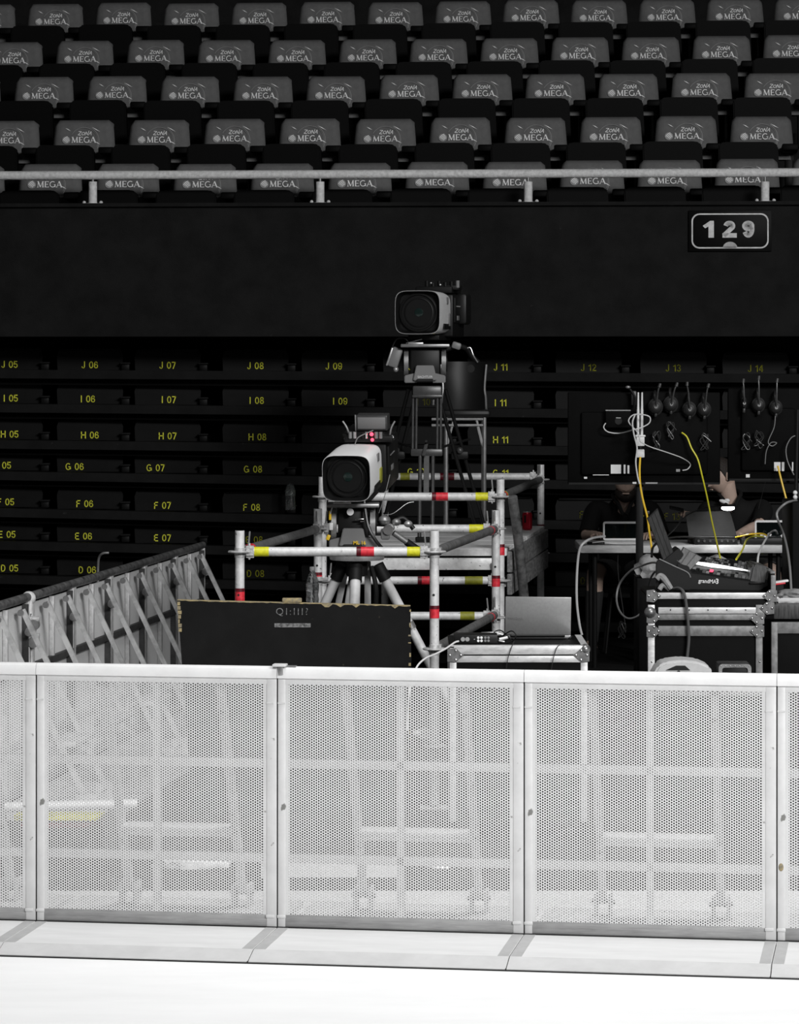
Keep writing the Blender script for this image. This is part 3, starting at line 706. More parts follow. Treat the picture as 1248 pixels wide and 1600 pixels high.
mb = MB(); tape(mb, (*Fq, z2), (*Hq, z2), 0.055, 0.075, 'red_tape'); tape(mb, (*Fq, z2), (*Hq, z2), 0.075, 0.085, 'yellow_tape'); mb.build('red_tape', root)
mb = MB(); q0 = Vector((Fq[0]+0.07, 19.40, z2-0.0)); q1 = Vector((PX(832, 19.9), 19.9, 0.25)); mb.tube([q0, q0.lerp(q1, 0.3)+Vector((0.01, 0, 0)), q1], 0.030, 'old_tube', 14); mb.build('brace', root)
for (x, y) in (E, Fq, G, Hq):
    mb = MB(); mb.box((x, y, 0.004), (0.15, 0.15, 0.008), 'galv'); mb.cyl((x, y, 0.0), (x, y, 0.12), 0.018, 'grey_metal'); mb.build('base_jack', root)
sh = (Hq[0]-Fq[0])/(22.2-19.45)
def dk(x, y): return x+sh*(y-19.45)
x0d, x1d = E[0]+0.06, Fq[0]+0.03
for k in range(6):
    ya = 19.52+k*0.44; yb = ya+0.425
    mb = MB(); mb.prism([(dk(x0d, ya), ya), (dk(x1d, ya), ya), (dk(x1d, yb), yb), (dk(x0d, yb), yb)], zd-0.045, zd, 'z', 'deck_plank', 0.003); mb.build('deck_plank', root)
mb = MB(); mb.bx(x0d+0.1, x1d-0.05, 19.46, 19.50, zd-0.125, zd-0.055, 'galv', 0.004); mb.build('deck_beam', root)
for k in range(2):
    za_ = zd-0.02-0.135*k; mb = MB()
    mb.prism([(dk(x1d, 19.55)+0.0, 19.55), (dk(x1d, 22.1), 22.1), (dk(x1d, 22.1)+0.03, 22.1), (dk(x1d, 19.55)+0.03, 19.55)], za_-0.125, za_, 'z', 'toe_board', 0.003); mb.build('toe_board', root)
# ---- red can on the deck
q = P(823.5, 826, 21.6); q.z = zd
root = thing('drink_can', 'red drink can standing on the scaffold deck', 'can', q)
mb = MB(); mb.lathe([(0.022, 0.0), (0.026, 0.003), (0.033, 0.012), (0.033, 0.105), (0.027, 0.118)], 'can_red', 24); mb.build('body', root, rel=False)
mb = MB(); mb.lathe([(0.027, 0.117), (0.028, 0.122), (0.025, 0.1225), (0.024, 0.119)], 'light_metal', 24); mb.build('lid', root, rel=False)
mb = MB(); mb.mesh(text_mesh('COLA', 0.024, 0.0008, 0.0006), 'seat_print', Matrix.Translation((0, -0.0335, 0.06)) @ Matrix.Rotation(R(90), 4, 'Y')) if False else mb.box((-0.015, -0.030, 0.075), (0.012, 0.004, 0.05), 'black_plastic', 0.001)
mb.build('dark_lettering', root, rel=False)
# ---- water bottle on the tier ledge
q = lowpt(454, 799); q.y -= 0.08; q.z = PZ(797, q.y)
def bottle(name, label, q, h=0.235, r=0.037):
    root = thing(name, label, 'bottle', q)
    mb = MB(); mb.lathe([(r*0.8, 0), (r, 0.008), (r*0.93, 0.03), (r, 0.05), (r*0.9, 0.075), (r*0.98, 0.10), (r, 0.13), (r*0.9, 0.155), (r*0.55, 0.195), (r*0.36, 0.208), (r*0.36, 0.215)], 'water', 20); mb.build('body', root, rel=False)
    mb = MB(); mb.lathe([(r*0.42, 0.214), (r*0.42, 0.232), (r*0.38, 0.235)], 'white_plastic', 16); mb.build('cap', root, rel=False)
    mb = MB(); mb.lathe([(r*1.01, 0.105), (r*1.02, 0.14), (r*1.01, 0.1405)], 'water', 20); mb.build('label_band', root, rel=False)
bottle('water_bottle', 'clear plastic water bottle with white cap standing on a tier ledge', q)

# ================================================================== broadcast cameras
def big_camera(loc, rz, tilt, label, wm, s=1.0, vf=True):
    root = thing('broadcast_camera', label, 'camera', loc, 'broadcast cameras on the scaffolds', rz); root.rotation_euler = (R(tilt), 0, rz)
    # local: front of lens hood at y=-0.22, centre of hood at origin
    W, H = 0.262*s, 0.25*s
    mb = MB(); N = 36
    def se(w_, h_, y, n=5.0):
        return [((w_/2)*math.copysign(abs(cos(2*pi*k/N))**(2/n), cos(2*pi*k/N)), y, (h_/2)*math.copysign(abs(sin(2*pi*k/N))**(2/n), sin(2*pi*k/N))) for k in range(N)]
    def loft(mb, secs, m, c0=True, c1=True):
        b = bmesh.new(); rg = [[b.verts.new(p) for p in sct] for sct in secs]
        for i in range(len(rg)-1):
            for k in range(len(rg[0])): b.faces.new((rg[i][k], rg[i][(k+1) % N], rg[i+1][(k+1) % N], rg[i+1][k]))
        if c0: b.faces.new(rg[0][::-1])
        if c1: b.faces.new(rg[-1])
        bmesh.ops.recalc_face_normals(b, faces=b.faces); mb._take(b, m)
    loft(mb, [se(W*0.965, H*0.965, -0.218), se(W, H, -0.222), se(W*1.01, H*1.01, -0.21), se(W*0.99, H*0.99, 0.10), se(W*0.95, H*0.95, 0.20), se(W*0.8, H*0.8, 0.215)], wm, False)
    mb.box((W*0.5, 0.05, H*0.28), (0.006, 0.05, 0.045), 'grey_plastic', 0.002); mb.box((W*0.5, 0.03, -H*0.32), (0.008, 0.24, 0.035), 'black_plastic', 0.002)
    mb.box((W*0.5+0.002, 0.12, -H*0.16), (0.008, 0.06, 0.08), 'dull_yellow' if wm == 'cam_white' else 'grey_plastic', 0.002)
    mb.build('lens_housing', root, rel=False, smooth=40)
    mb = MB(); loft(mb, [se(W*0.965, H*0.965, -0.2195), se(W*0.92, H*0.92, -0.185), se(W*0.86, H*0.86, -0.16)], 'black_plastic', False, True)
    loft(mb, [se(W*0.955, H*0.955, -0.2195), se(W*0.982, H*0.982, -0.2235), se(W*0.986, H*0.986, -0.219)], 'black_plastic', False, False)
    mb.build('hood_rim', root, rel=False)
    mxl = Matrix.Translation((0.0, -0.165, 0)) @ Matrix.Rotation(R(90), 4, 'X')
    mb = MB(); mb.lathe([(0.112*s, 0.0), (0.112*s, 0.016), (0.102*s, 0.018), (0.098*s, 0.006)], 'black_metal', 40, mxl)
    mb.lathe([(0.086*s, 0.0), (0.086*s, 0.010), (0.08*s, 0.012), (0.078*s, 0.003)], 'black_metal', 40, mxl); mb.build('lens_ring', root, rel=False)
    mb = MB(); mb.ball((0, -0.155, 0), (0.098*s, 0.016, 0.098*s), 'glass_dark', 40); lg = mb.build('front_lens', root, rel=False, smooth=80)
    mb = MB(); mb.lathe([(0.024*s, 0.0), (0.025*s, 0.003), (0.022*s, 0.004)], 'lens_coat', 28, Matrix.Translation((0.0, -0.170, 0.0)) @ Matrix.Rotation(R(90), 4, 'X')); mb.build('lens_reflection_ring', lg, rel=False)
    # body behind
    mb = MB(); mb.box((0.05, 0.42, -0.015), (0.20, 0.42, 0.27), 'black_plastic', 0.012); mb.box((0.155, 0.36, 0.02), (0.012, 0.25, 0.16), 'black_metal', 0.003)
    for i in range(5): mb.box((0.163, 0.28+0.03*i, 0.045), (0.003, 0.014, 0.006), 'light_metal')
    mb.box((0.163, 0.33, -0.03), (0.004, 0.07, 0.03), 'grey_plastic', 0.001)
    mb.box((0.02, 0.40, 0.15), (0.24, 0.34, 0.045), 'rubber', 0.01); mb.build('camera_body', root, rel=False)
    mb = MB(); mb.box((0, 0.2, -H/2-0.02), (0.20, 0.42, 0.03), 'black_metal', 0.004); mb.build('mounting_plate', root, rel=False)
    if vf:
        VX, VZ = 0.028, -0.045; n_before = set(bpy.data.objects)
        mb = MB(); mb.box((0.03, 0.34, 0.265), (0.175, 0.10, 0.085), 'tube_dark', 0.006); mb.box((0.03, 0.288, 0.265), (0.155, 0.006, 0.065), 'grey_plastic', 0.002)
        mb.beam((-0.06, 0.30, 0.22), (-0.06, 0.295, 0.31), 0.006, 0.006, 'light_metal'); v = mb.build('viewfinder', root, rel=False)
        mb = MB(); mb.box((0.03, 0.25, 0.195), (0.27, 0.16, 0.035), 'black_plastic', 0.006)
        for i, x_ in enumerate((-0.07, -0.045, 0.0, 0.02, 0.075, 0.10)): mb.cyl((x_, 0.17, 0.20), (x_, 0.17, 0.235), 0.010, ['grey_plastic', 'light_metal', 'rubber', 'chrome', 'grey_plastic', 'grey_metal'][i], 12)
        mb.build('control_panel', root, rel=False)
        for sx_ in (-1, 1):
            mb = MB(); xo = 0.03+sx_*0.12; mb.tube([(xo-sx_*0.01, 0.22, 0.20), (xo+0.0, 0.21, 0.24), (xo+sx_*0.010, 0.205, 0.265), (xo+sx_*0.025, 0.20, 0.29)], 0.005, 'light_metal'); mb.ball((xo+sx_*0.01, 0.2, 0.20), 0.014, 'chrome', 10); mb.build('handle', root, rel=False)
        mb = MB(); mb.ball((0.052, 0.155, 0.225), 0.011, 'led_red', 12); mb.ball((0.056, 0.150, 0.195), 0.010, 'led_red', 12); mb.build('tally_light', root, rel=False)
        mb = MB(); mb.tube([(-0.04, 0.14, 0.17), (-0.02, 0.13, 0.21), (0.03, 0.14, 0.235), (0.06, 0.16, 0.245)], 0.003, 'grey_cable', 6); mb.build('thin_cable', root, rel=False)
        for o in set(bpy.data.objects)-n_before: o.location = (VX, 0, VZ)
    else:
        mb = MB(); rnd = random.Random(2); mb.box((0.07, 0.32, 0.165), (0.22, 0.12, 0.03), 'black_plastic', 0.006)
        for i in range(6):
            x_ = -0.03+0.04*i; mb.cyl((x_, 0.27, 0.165), (x_, 0.27, 0.195+0.015*rnd.random()), 0.013, rnd.choice(['rubber', 'black_metal', 'black_metal', 'grey_plastic']), 12)
        mb.ball((-0.0, 0.25, 0.195), 0.007, 'light_metal', 8); mb.ball((0.06, 0.25, 0.183), 0.008, 'light_metal', 8); mb.build('control_panel', root, rel=False)
        mb = MB(); mb.box((0.165, 0.50, 0.03), (0.08, 0.18, 0.20), 'black_plastic', 0.02); mb.build('viewfinder', root, rel=False)
    return root
c1 = P(545, 747, 17.55); big_camera((c1.x+0.020, 17.77, c1.z+0.028), R(-9), 8, 'broadcast camera in white lens housing with red tally lights, nearer and lower one', 'cam_white', 1.0)
c2 = P(653, 488, 20.5); big_camera((c2.x+0.038, 20.72, c2.z), R(-11), 0, 'broadcast camera in greyish lens housing, the higher one before the dark parapet', 'cam_grey', 1.09, False)

# ---- camera head + tripod of the far camera
def tripod_head(name, label, loc, m1, side, w_=0.20, cat='camera head', rz=0.0):
    root = thing(name, label, cat, loc, None, rz)
    mb = MB(); mb.box((0, 0, 0.0), (w_*0.9, 0.14, 0.17), 'black_plastic', 0.012); mb.build('head_body', root, rel=False)
    for s_ in (-1, 1):
        mb = MB(); mb.cyl((s_*(w_/2), 0, 0), (s_*(w_/2+0.028), 0, 0), 0.088, m1, 28); mb.cyl((s_*(w_/2+0.028), 0, 0), (s_*(w_/2+0.036), 0, 0), 0.06, 'black_metal', 24); mb.build('tilt_drum', root, rel=False)
    mb = MB(); mb.box((0, -0.02, 0.105), (w_+0.10, 0.24, 0.022), 'grey_metal', 0.006); mb.box((-0.06, -0.12, 0.118), (0.10, 0.03, 0.018), 'light_metal', 0.006); mb.build('top_plate', root, rel=False)
    mb = MB(); mb.prism([(-0.13, -0.13), (-0.13, -0.085), (-0.07, -0.07), (0.07, -0.07), (0.13, -0.085), (0.13, -0.13)], -0.09, 0.09, 'y', 'grey_plastic', 0.004)
    mb.prism([(-0.075, -0.115), (0.075, -0.115), (0.055, -0.02), (-0.055, -0.02)], -0.115, -0.07, 'y', 'grey_plastic', 0.004)
    mb.cyl((-0.05, -0.12, -0.118), (0.05, -0.12, -0.118), 0.012, 'black_metal', 12)
    mb.build('head_base', root, rel=False)
    if side:
        mb = MB(); mb.box((-0.19, -0.04, 0.03), (0.07, 0.08, 0.13), side, 0.015, (0, R(18), 0)); mb.ball((-0.185, -0.06, -0.045), 0.018, 'light_metal', 12)
        mb.box((-0.225, -0.06, 0.035), (0.012, 0.05, 0.12), 'light_metal', 0.004, (0, R(18), 0)); mb.build('zoom_demand', root, rel=False)
        mb = MB(); mb.tube([(-0.10, -0.09, 0.12), (-0.13, -0.1, 0.15), (-0.18, -0.08, 0.145), (-0.21, -0.06, 0.09)], 0.005, 'black_cable'); mb.tube([(-0.02, -0.09, 0.145), (-0.06, -0.1, 0.135), (-0.12, -0.09, 0.12)], 0.003, 'light_metal'); mb.build('cable_loop', root, rel=False)
        mb = MB(); mb.tube([(0.13, 0.0, 0.08), (0.20, 0.03, 0.10), (0.26, 0.06, 0.09), (0.30, 0.08, 0.04), (0.34, 0.09, 0.0)], 0.016, 'rubber', 12); mb.tube([(0.27, 0.0, 0.09), (0.29, 0, 0.09), (0.31, 0.0, 0.04), (0.335, 0.02, 0.0)], 0.004, 'light_metal', 6)
        mb.box((0.20, 0.0, 0.105), (0.06, 0.05, 0.045), 'grey_plastic', 0.012, (0, 0.3, 0)); mb.cyl((0.29, 0.0, -0.04), (0.29, -0.02, -0.04), 0.026, 'black_metal', 16); mb.build('pan_handle', root, rel=False)
    return root
h = P(664, 566, 20.6)
tripod_head('pan_tilt_unit', 'dark grey camera pan head with drums carrying the higher camera', (h.x, 20.75, h.z), 'grey_metal', 'grey_plastic', 0.21)
mbx = MB(); mbx.mesh(text_mesh('SACHTLER', 0.020, 0.001, 0.0005), 'case_alu', Matrix.Translation((0.0, -0.117, -0.093)))
mbx.build('maker_lettering', bpy.data.objects['pan_tilt_unit'], rel=False, smooth=0)
D2 = 20.7
root = thing('camera_tripod', 'tall dark two-stage tripod on the scaffold deck under the higher camera', 'tripod', (PX(668, D2), D2, zd))
zt_ = PZ(604, D2)
mb = MB(); q = P(667, 612, D2); mb.box((q.x, D2-0.05, q.z), (0.185, 0.10, 0.075), 'tube_dark', 0.012); mb.box((q.x, D2-0.08, q.z-0.028), (0.19, 0.06, 0.018), 'tube_dark', 0.004)
mb.cyl((q.x+0.04, D2-0.05, q.z-0.05), (q.x+0.04, D2-0.05, q.z-0.085), 0.017, 'chrome', 16); mb.build('crown', root)
def leg2(xt, yt, xb, yb, m='tube_dark', lit='tube_dark'):
    mb = MB(); w2 = 0.052
    a = Vector((xt, yt, zt_-0.02)); b_ = Vector((xb, yb, zd+0.01)); md = a.lerp(b_, 0.42)
    for s_ in (-1, 1):
        
        for e_ in (-0.011, 0.011): o_ = Vector((s_*0.077+e_, 0, 0)); mb.cyl(a+o_, md+o_, 0.0085, lit)
        o2 = Vector((s_*0.04, 0, 0)); mb.cyl(md+o2, b_+o2, 0.012, lit)
    mb.box(md, (0.20, 0.05, 0.045), m, 0.008); mb.beam(md+Vector((0, -0.03, 0.06)), md+Vector((-0.02, -0.03, -0.02)), 0.03, 0.02, 'tube_dark', bev=0.004)
    mb.beam(md.lerp(b_, 0.02), md.lerp(b_, 0.5), 0.034, 0.018, 'tube_dark', bev=0.003)
    mb.box(b_+Vector((0, 0, 0.01)), (0.13, 0.06, 0.03), 'rubber', 0.008)
    mb.build('leg', root)
leg2(PX(667, D2), D2-0.06, PX(664, D2), D2-0.55)
for (xb, yb) in ((PX(600, D2)-0.05, D2+0.25), (PX(735, D2)+0.08, D2+0.25)):
    a = Vector((PX(667, D2)+(0.09 if xb > PX(667, D2) else -0.09), D2+0.02, zt_-0.02)); b_ = Vector((xb, yb, zd+0.01))
    mb = MB()
    for s_ in (-1, 1):
        mb.cyl(a+Vector((s_*0.028, 0.03*s_, 0)), b_+Vector((s_*0.028, 0.03*s_, 0)), 0.012, 'black_metal')
    md = a.lerp(b_, 0.45); mb.box(md, (0.11, 0.06, 0.05), 'black_metal', 0.01); mb.ball(md+Vector((0.0, -0.04, 0.03)), 0.022, 'tube_dark', 10); mb.box(b_, (0.12, 0.06, 0.03), 'rubber', 0.008); mb.build('leg', root)
mb = MB(); c_ = Vector((PX(667, D2), D2-0.1, zd+0.55))
mb.ball(c_, 0.03, 'black_metal', 12)
for (xb, yb) in ((PX(600, D2), D2+0.2), (PX(735, D2), D2+0.2), (PX(665, D2), D2-0.35)): mb.cyl(c_, (xb, yb, zd+0.62), 0.008, 'black_metal', 8)
mb.build('spreader', root)
# ---- high chair behind far camera
D3 = 21.5
root = thing('high_chair', 'black padded high chair on grey legs behind the farther camera', 'chair', (PX(725, D3), D3, zd))
zs = PZ(646, D3)
mb = MB(); q0 = PX(700, D3); q1 = PX(758, D3)
prof = [(0.0, 0.0), (0.0, -0.04), (0.42, -0.04), (0.42, 0.0)]
mb.box(((q0+q1)/2-0.02, D3, zs), (0.34, 0.36, 0.05), 'black_plastic', 0.02); mb.build('seat', root)
mb = MB(); bxm = MB()
b = bmesh.new(); nx_, nz_ = 10, 12; fr_ = []; 
zz1 = PZ(565, D3); zz0 = zs
for j in range(nz_+1):
    t = j/nz_; row_ = []
    for i in range(nx_+1):
        u = -1+2*i/nx_; wx_ = 0.155*(1-0.10*sin(pi*min(1, t*1.3)))*(1 if t < 0.9 else 0.93)
        row_.append((PX(725, D3)+u*wx_, D3+0.17-0.04*(1-u*u)*0-0.05*u*u+0.05*(t-0.3)**2, zz0+(zz1-zz0)*t))
    fr_.append(row_)
F1 = [[b.verts.new(p) for p in r] for r in fr_]; F2 = [[b.verts.new((p[0], p[1]+0.025, p[2])) for p in r] for r in fr_]
for j in range(nz_):
    for i in range(nx_): b.faces.new((F1[j][i], F1[j][i+1], F1[j+1][i+1], F1[j+1][i])); b.faces.new((F2[j][i], F2[j+1][i], F2[j+1][i+1], F2[j][i+1]))
for j in range(nz_):
    for i in (0, nx_): b.faces.new((F1[j][i], F1[j+1][i], F2[j+1][i], F2[j][i]))
for i in range(nx_):
    for j in (0, nz_): b.faces.new((F1[j][i], F1[j][i+1], F2[j][i+1], F2[j][i]))
bmesh.ops.recalc_face_normals(b, faces=b.faces); mb._take(b, 'black_plastic')
for s_ in (-1, 1): mb.tube([(PX(725, D3)+s_*0.15, D3+0.14, zz0-0.02), (PX(725, D3)+s_*0.145, D3+0.12, zz0+0.1), (PX(725, D3)+s_*0.138, D3+0.12, (zz0+zz1)/2), (PX(725, D3)+s_*0.15, D3+0.13, zz1-0.02)], 0.008, 'grey_metal'); 
mb.build('backrest', root)
for sx_ in (-1, 1):
    for sy_ in (-1, 1):
        x_ = PX(726, D3)+sx_*0.125; mb = MB(); mb.cyl((x_, D3+sy_*0.15, zd), (x_, D3+sy_*0.15, zs-0.02), 0.0135, 'grey_metal'); 
        mb.beam((x_-sx_*0.05, D3+sy_*0.15, zs-0.04), (x_-sx_*0.005, D3+sy_*0.15, zs-0.22), 0.012, 0.012, 'grey_metal'); mb.build('leg', root)
mb = MB()
for z_ in (zs-0.035, zs-0.075): mb.cyl((PX(726, D3)-0.22, D3-0.15, z_), (PX(726, D3)+0.125, D3-0.15, z_), 0.010, 'grey_metal')
mb.cyl((PX(726, D3)-0.125, D3-0.15, zd+0.22), (PX(726, D3)+0.125, D3-0.15, zd+0.22), 0.009, 'grey_metal'); mb.build('seat_rail', root)

# ---- head and tripod of the near camera
h = P(548, 822, 17.6)
tripod_head('pan_tilt_unit', 'silvery camera head with cables under the white lens housing', (h.x+0.01, 17.85, h.z), 'light_metal', None, 0.185)
hd = [o for o in bpy.data.objects if o.name.startswith('pan_tilt_unit.')][0]
mb = MB(); mb.cyl((-0.015, -0.125, 0.07), (-0.015, -0.105, 0.07), 0.019, 'white_plastic', 20); mb.box((0.035, -0.11, 0.03), (0.045, 0.012, 0.008), 'chrome', 0.002); mb.box((0.05, -0.11, 0.018), (0.02, 0.01, 0.004), 'chrome'); mb.build('tilt_knob', hd, rel=False)
mb = MB(); mb.mesh(text_mesh('ML 16', 0.027, 0.001, 0.0005), 'yellow_cable', Matrix.Translation((0.035, -0.125, -0.098))); mb.build('yellow_lettering', hd, rel=False, smooth=0)
mb = MB(); mb.tube([(-0.07, -0.10, 0.12), (-0.115, -0.10, 0.09), (-0.125, -0.08, 0.0), (-0.13, -0.07, -0.09), (-0.12, -0.05, -0.15)], 0.006, 'black_cable'); mb.tube([(-0.05, -0.11, 0.125), (-0.10, -0.11, 0.115), (-0.125, -0.10, 0.06)], 0.004, 'white_cable')
mb.tube([(0.06, -0.1, 0.13), (0.08, -0.13, 0.0), (0.12, -0.13, -0.08), (0.16, -0.10, -0.13)], 0.010, 'black_cable'); mb.box((-0.125, -0.09, 0.05), (0.014, 0.02, 0.05), 'yellow_cable', 0.003); mb.box((-0.135, -0.09, -0.07), (0.02, 0.02, 0.03), 'yellow_cable', 0.004, (0, 0.4, 0)); mb.box((-0.12, -0.09, -0.01), (0.02, 0.02, 0.04), 'white_plastic', 0.003)
mb.build('cable_bundle', hd, rel=False)
mb = MB(); 
for (dx, dz, r_, m_) in ((0.17, 0.02, 0.035, 'grey_metal'), (0.20, -0.02, 0.028, 'light_metal'), (0.235, 0.01, 0.026, 'grey_metal'), (0.30, 0.0, 0.024, 'light_metal')):
    mb.ball((dx, -0.02, dz), (r_, r_, r_*0.8), m_, 12)
mb.tube([(0.12, 0, 0.0), (0.20, 0.0, 0.0), (0.27, 0.02, 0.03), (0.33, 0.02, -0.03)], 0.014, 'black_metal', 10); mb.cyl((0.22, 0, -0.05), (0.29, 0.02, -0.10), 0.016, 'grey_metal', 12); mb.cyl((0.29, 0.02, -0.10), (0.36, 0.04, -0.15), 0.02, 'rubber', 12)
mb.box((0.175, -0.02, -0.055), (0.05, 0.05, 0.06), 'grey_plastic', 0.01); mb.cyl((0.19, -0.06, -0.03), (0.19, -0.04, -0.03), 0.028, 'chrome', 16)
mb.tube([(0.17, -0.03, 0.05), (0.22, -0.05, 0.06), (0.29, -0.03, 0.11), (0.33, -0.02, 0.12)], 0.002, 'light_metal', 6); mb.tube([(0.14, -0.03, 0.06), (0.17, -0.05, 0.15), (0.20, -0.03, 0.27)], 0.002, 'grey_cable', 6)
mb.build('pan_handle', hd, rel=False)
D1 = 17.8
cx_ = PX(566, D1); ztp = PZ(870, D1); 
root = thing('camera_tripod', 'white-legged heavy tripod standing behind the black board under the nearer camera', 'tripod', (cx_, D1, 0))
mb = MB(); mb.lathe([(0.10, -0.022), (0.145, -0.02), (0.15, -0.008), (0.15, 0.008), (0.11, 0.012)], 'light_metal', 12, Matrix.Translation((cx_-0.03, D1, ztp+0.004))); mb.cyl((cx_-0.03, D1, ztp-0.10), (cx_-0.03, D1, ztp-0.02), 0.06, 'rubber'); mb.build('crown', root)
def wleg(a, b_, r=0.027):
    a = Vector(a); b_ = Vector(b_); mb = MB(); mb.cyl(a.lerp(b_, 0.02), a.lerp(b_, 0.09), r+0.008, 'rubber'); mb.cyl(a.lerp(b_, 0.08), a.lerp(b_, 0.30), r, 'tripod_white'); mb.cyl(a.lerp(b_, 0.30), b_, r*0.92, 'galv'); mb.cyl(a.lerp(b_, 0.29), a.lerp(b_, 0.32), r+0.003, 'grey_metal'); mb.ball(b_, 0.035, 'rubber', 12)
    mb.build('leg', root)
kx = (PX(668, D1)-PX(590, D1))/(ztp-0.03-PZ(1022, D1))
wleg((PX(586, D1), D1, ztp-0.02), (PX(586, D1)+kx*(ztp-0.1), D1+0.1, 0.04))
wleg((PX(556, D1), D1-0.06, ztp-0.02), (PX(548, D1), D1-0.75, 0.04), 0.029)
wleg((PX(538, D1), D1+0.02, ztp-0.02), (PX(538, D1)-kx*(ztp-0.1)*0.85, D1+0.25, 0.04))
for (a, b_, m_) in (((PX(538, D1), D1+0.15, ztp-0.1), (PX(505, D1), D1+0.3, 0.6), 'tripod_white'), ((PX(548, D1), D1+0.14, ztp-0.14), (PX(528, D1), D1+0.3, 0.6), 'tripod_white'), ((PX(574, D1), D1+0.1, ztp-0.03), (PX(574, D1), D1+0.1, 0.85), 'tripod_white')):
    mb = MB(); mb.beam(a, b_, 0.035, 0.012, m_, up=(0, 1, 0), bev=0.003); mb.build('spreader_arm', root)
mb = MB(); mb.tube([(PX(580, D1), D1-0.02, ztp-0.05), (PX(588, D1), D1-0.05, ztp-0.2), (PX(580, D1), D1-0.05, ztp-0.45), (PX(560, D1), D1-0.05, 0.4)], 0.013, 'rubber', 10); tag(mb.build('camera_cable', None), 'thick black cable hanging beside the white tripod leg', 'cable')
bottle('water_bottle', 'small bottle half hidden behind the black board beside the taped scaffold post', Vector((PX(488, 18.6), 18.6, PZ(950, 18.6))))
root = thing('equipment_box', 'dark equipment box behind the black board carrying a bottle', 'box', (PX(488, 18.6), 18.6, 0))
mb = MB(); zb_ = PZ(950, 18.6); mb.box((PX(486, 18.6), 18.65, zb_/2-0.0005), (0.16, 0.3, zb_-0.003), 'case_black', 0.01); mb.build('box_body', root)
mb = MB(); mb.box((PX(486, 18.6), 18.494, zb_*0.8), (0.08, 0.012, 0.02), 'grey_metal', 0.004); mb.build('handle', root)

# ================================================================== control position on its riser
RZ = 0.34
root = thing('stage_riser', 'black platform carrying the control desks and operators', 'platform', (2.6, 21.6, 0))
mb = MB(); mb.bx(0.95, 3.6, 20.0, 23.1, RZ-0.04, RZ, 'dark_floor'); mb.build('platform_top', root)
for x_ in (1.0, 2.25, 3.5):
    for y_ in (20.05, 23.0): mb = MB(); mb.bx(x_, x_+0.05, y_, y_+0.05, 0, RZ-0.04, 'grey_metal'); mb.build('leg', root)
# tables
TZ = PZ(852, 20.75)
def desk(x0, x1, label):
    root = thing('folding_table', label, 'table', ((x0+x1)/2, 21.1, RZ), 'tables of the control position')
    mb = MB(); mb.bx(x0, x1, 20.75, 21.4, TZ-0.052, TZ, 'desk_wood', 0.012); mb.build('tabletop', root)
    for x_ in (x0+0.1, x1-0.1):
        for y_ in (20.85, 21.3): mb = MB(); mb.cyl((x_, y_, RZ), (x_, y_, TZ-0.05), 0.015, 'black_metal'); mb.build('leg', root)
xt0, xt1, xt2 = PX(906, 20.75), PX(1030, 20.75), PX(1243, 20.75)
desk(xt0, xt1-0.003, 'pale folding table in front of the bearded operator'); desk(xt1+0.003, xt2, 'pale folding table under the dark open laptop, behind the lighting desk')

# flight cases
def flight_case(name, label, x0, x1, y0, y1, z0, z1, bands, cat='flight case', wheels=True, side_m='case_black'):
    root = thing(name, label, cat, ((x0+x1)/2, (y0+y1)/2, z0))
    zb = z0+(0.10 if wheels else 0)
    mb = MB(); mb.bx(x0+0.006, x1-0.006, y0+0.006, y1-0.006, zb, z1-0.004, 'case_black'); mb.build('panel_body', root)
    for (za, zc, m_) in bands:
        mb = MB(); mb.bx(x0+0.02, x1-0.02, y0-0.004, y0+0.01, za, zc, m_, 0.003); mb.build('edge_extrusion', root)
        mb = MB(); mb.bx(x1-0.01, x1+0.004, y0+0.02, y1-0.02, za, zc, m_, 0.003); mb.build('edge_extrusion', root)
    for x_ in (x0, x1-0.034):
        for y_ in (y0, y1-0.034):
            mb = MB(); mb.bx(x_, x_+0.034, y_, y_+0.034, zb, z1-0.01, 'case_alu' if side_m == 'case_black' else side_m, 0.003); mb.build('corner_angle', root)
    mb = MB(); mb.bx(x0, x1, y0, y1, z1-0.006, z1, 'case_black'); mb.bx(x0, x1, y0-0.002, y0+0.03, z1-0.004, z1+0.002, 'case_alu'); mb.bx(x1-0.03, x1+0.002, y0, y1, z1-0.004, z1+0.002, 'case_alu'); mb.build('lid_top', root)
    if wheels:
        for x_ in (x0+0.08, x1-0.08):
            for y_ in (y0+0.08, y1-0.08):
                mb = MB(); mb.cyl((x_-0.018, y_, z0+0.048), (x_+0.018, y_, z0+0.048), 0.048, 'rubber'); mb.box((x_, y_, z0+0.085), (0.06, 0.07, 0.03), 'grey_metal', 0.004); mb.build('castor', root)
    return root
def butterfly(root, x, z, y, s=1, r=0.032):
    mb = MB(); mb.prism([(x-s*0.028, z+0.03), (x+s*0.012, z+0.034), (x+s*0.034, z+0.014), (x+s*0.05, z), (x+s*0.034, z-0.014), (x+s*0.012, z-0.034), (x-s*0.028, z-0.03)], y-0.008, y-0.003, 'y', 'corner_steel', 0.001)
    for dx, dz in ((0.036, 0.0), (0.012, 0.022), (0.012, -0.022), (-0.016, 0.0)): mb.ball((x+s*dx, y-0.008, z+dz), (0.0065, 0.004, 0.0065), 'chrome', 10)
    mb.build('corner_plate', root)
def ballcorner(root, x, y, z, r=0.03):
    mb = MB(); mb.ball((x, y, z), r, 'corner_steel', 16); mb.build('ball_corner', root)
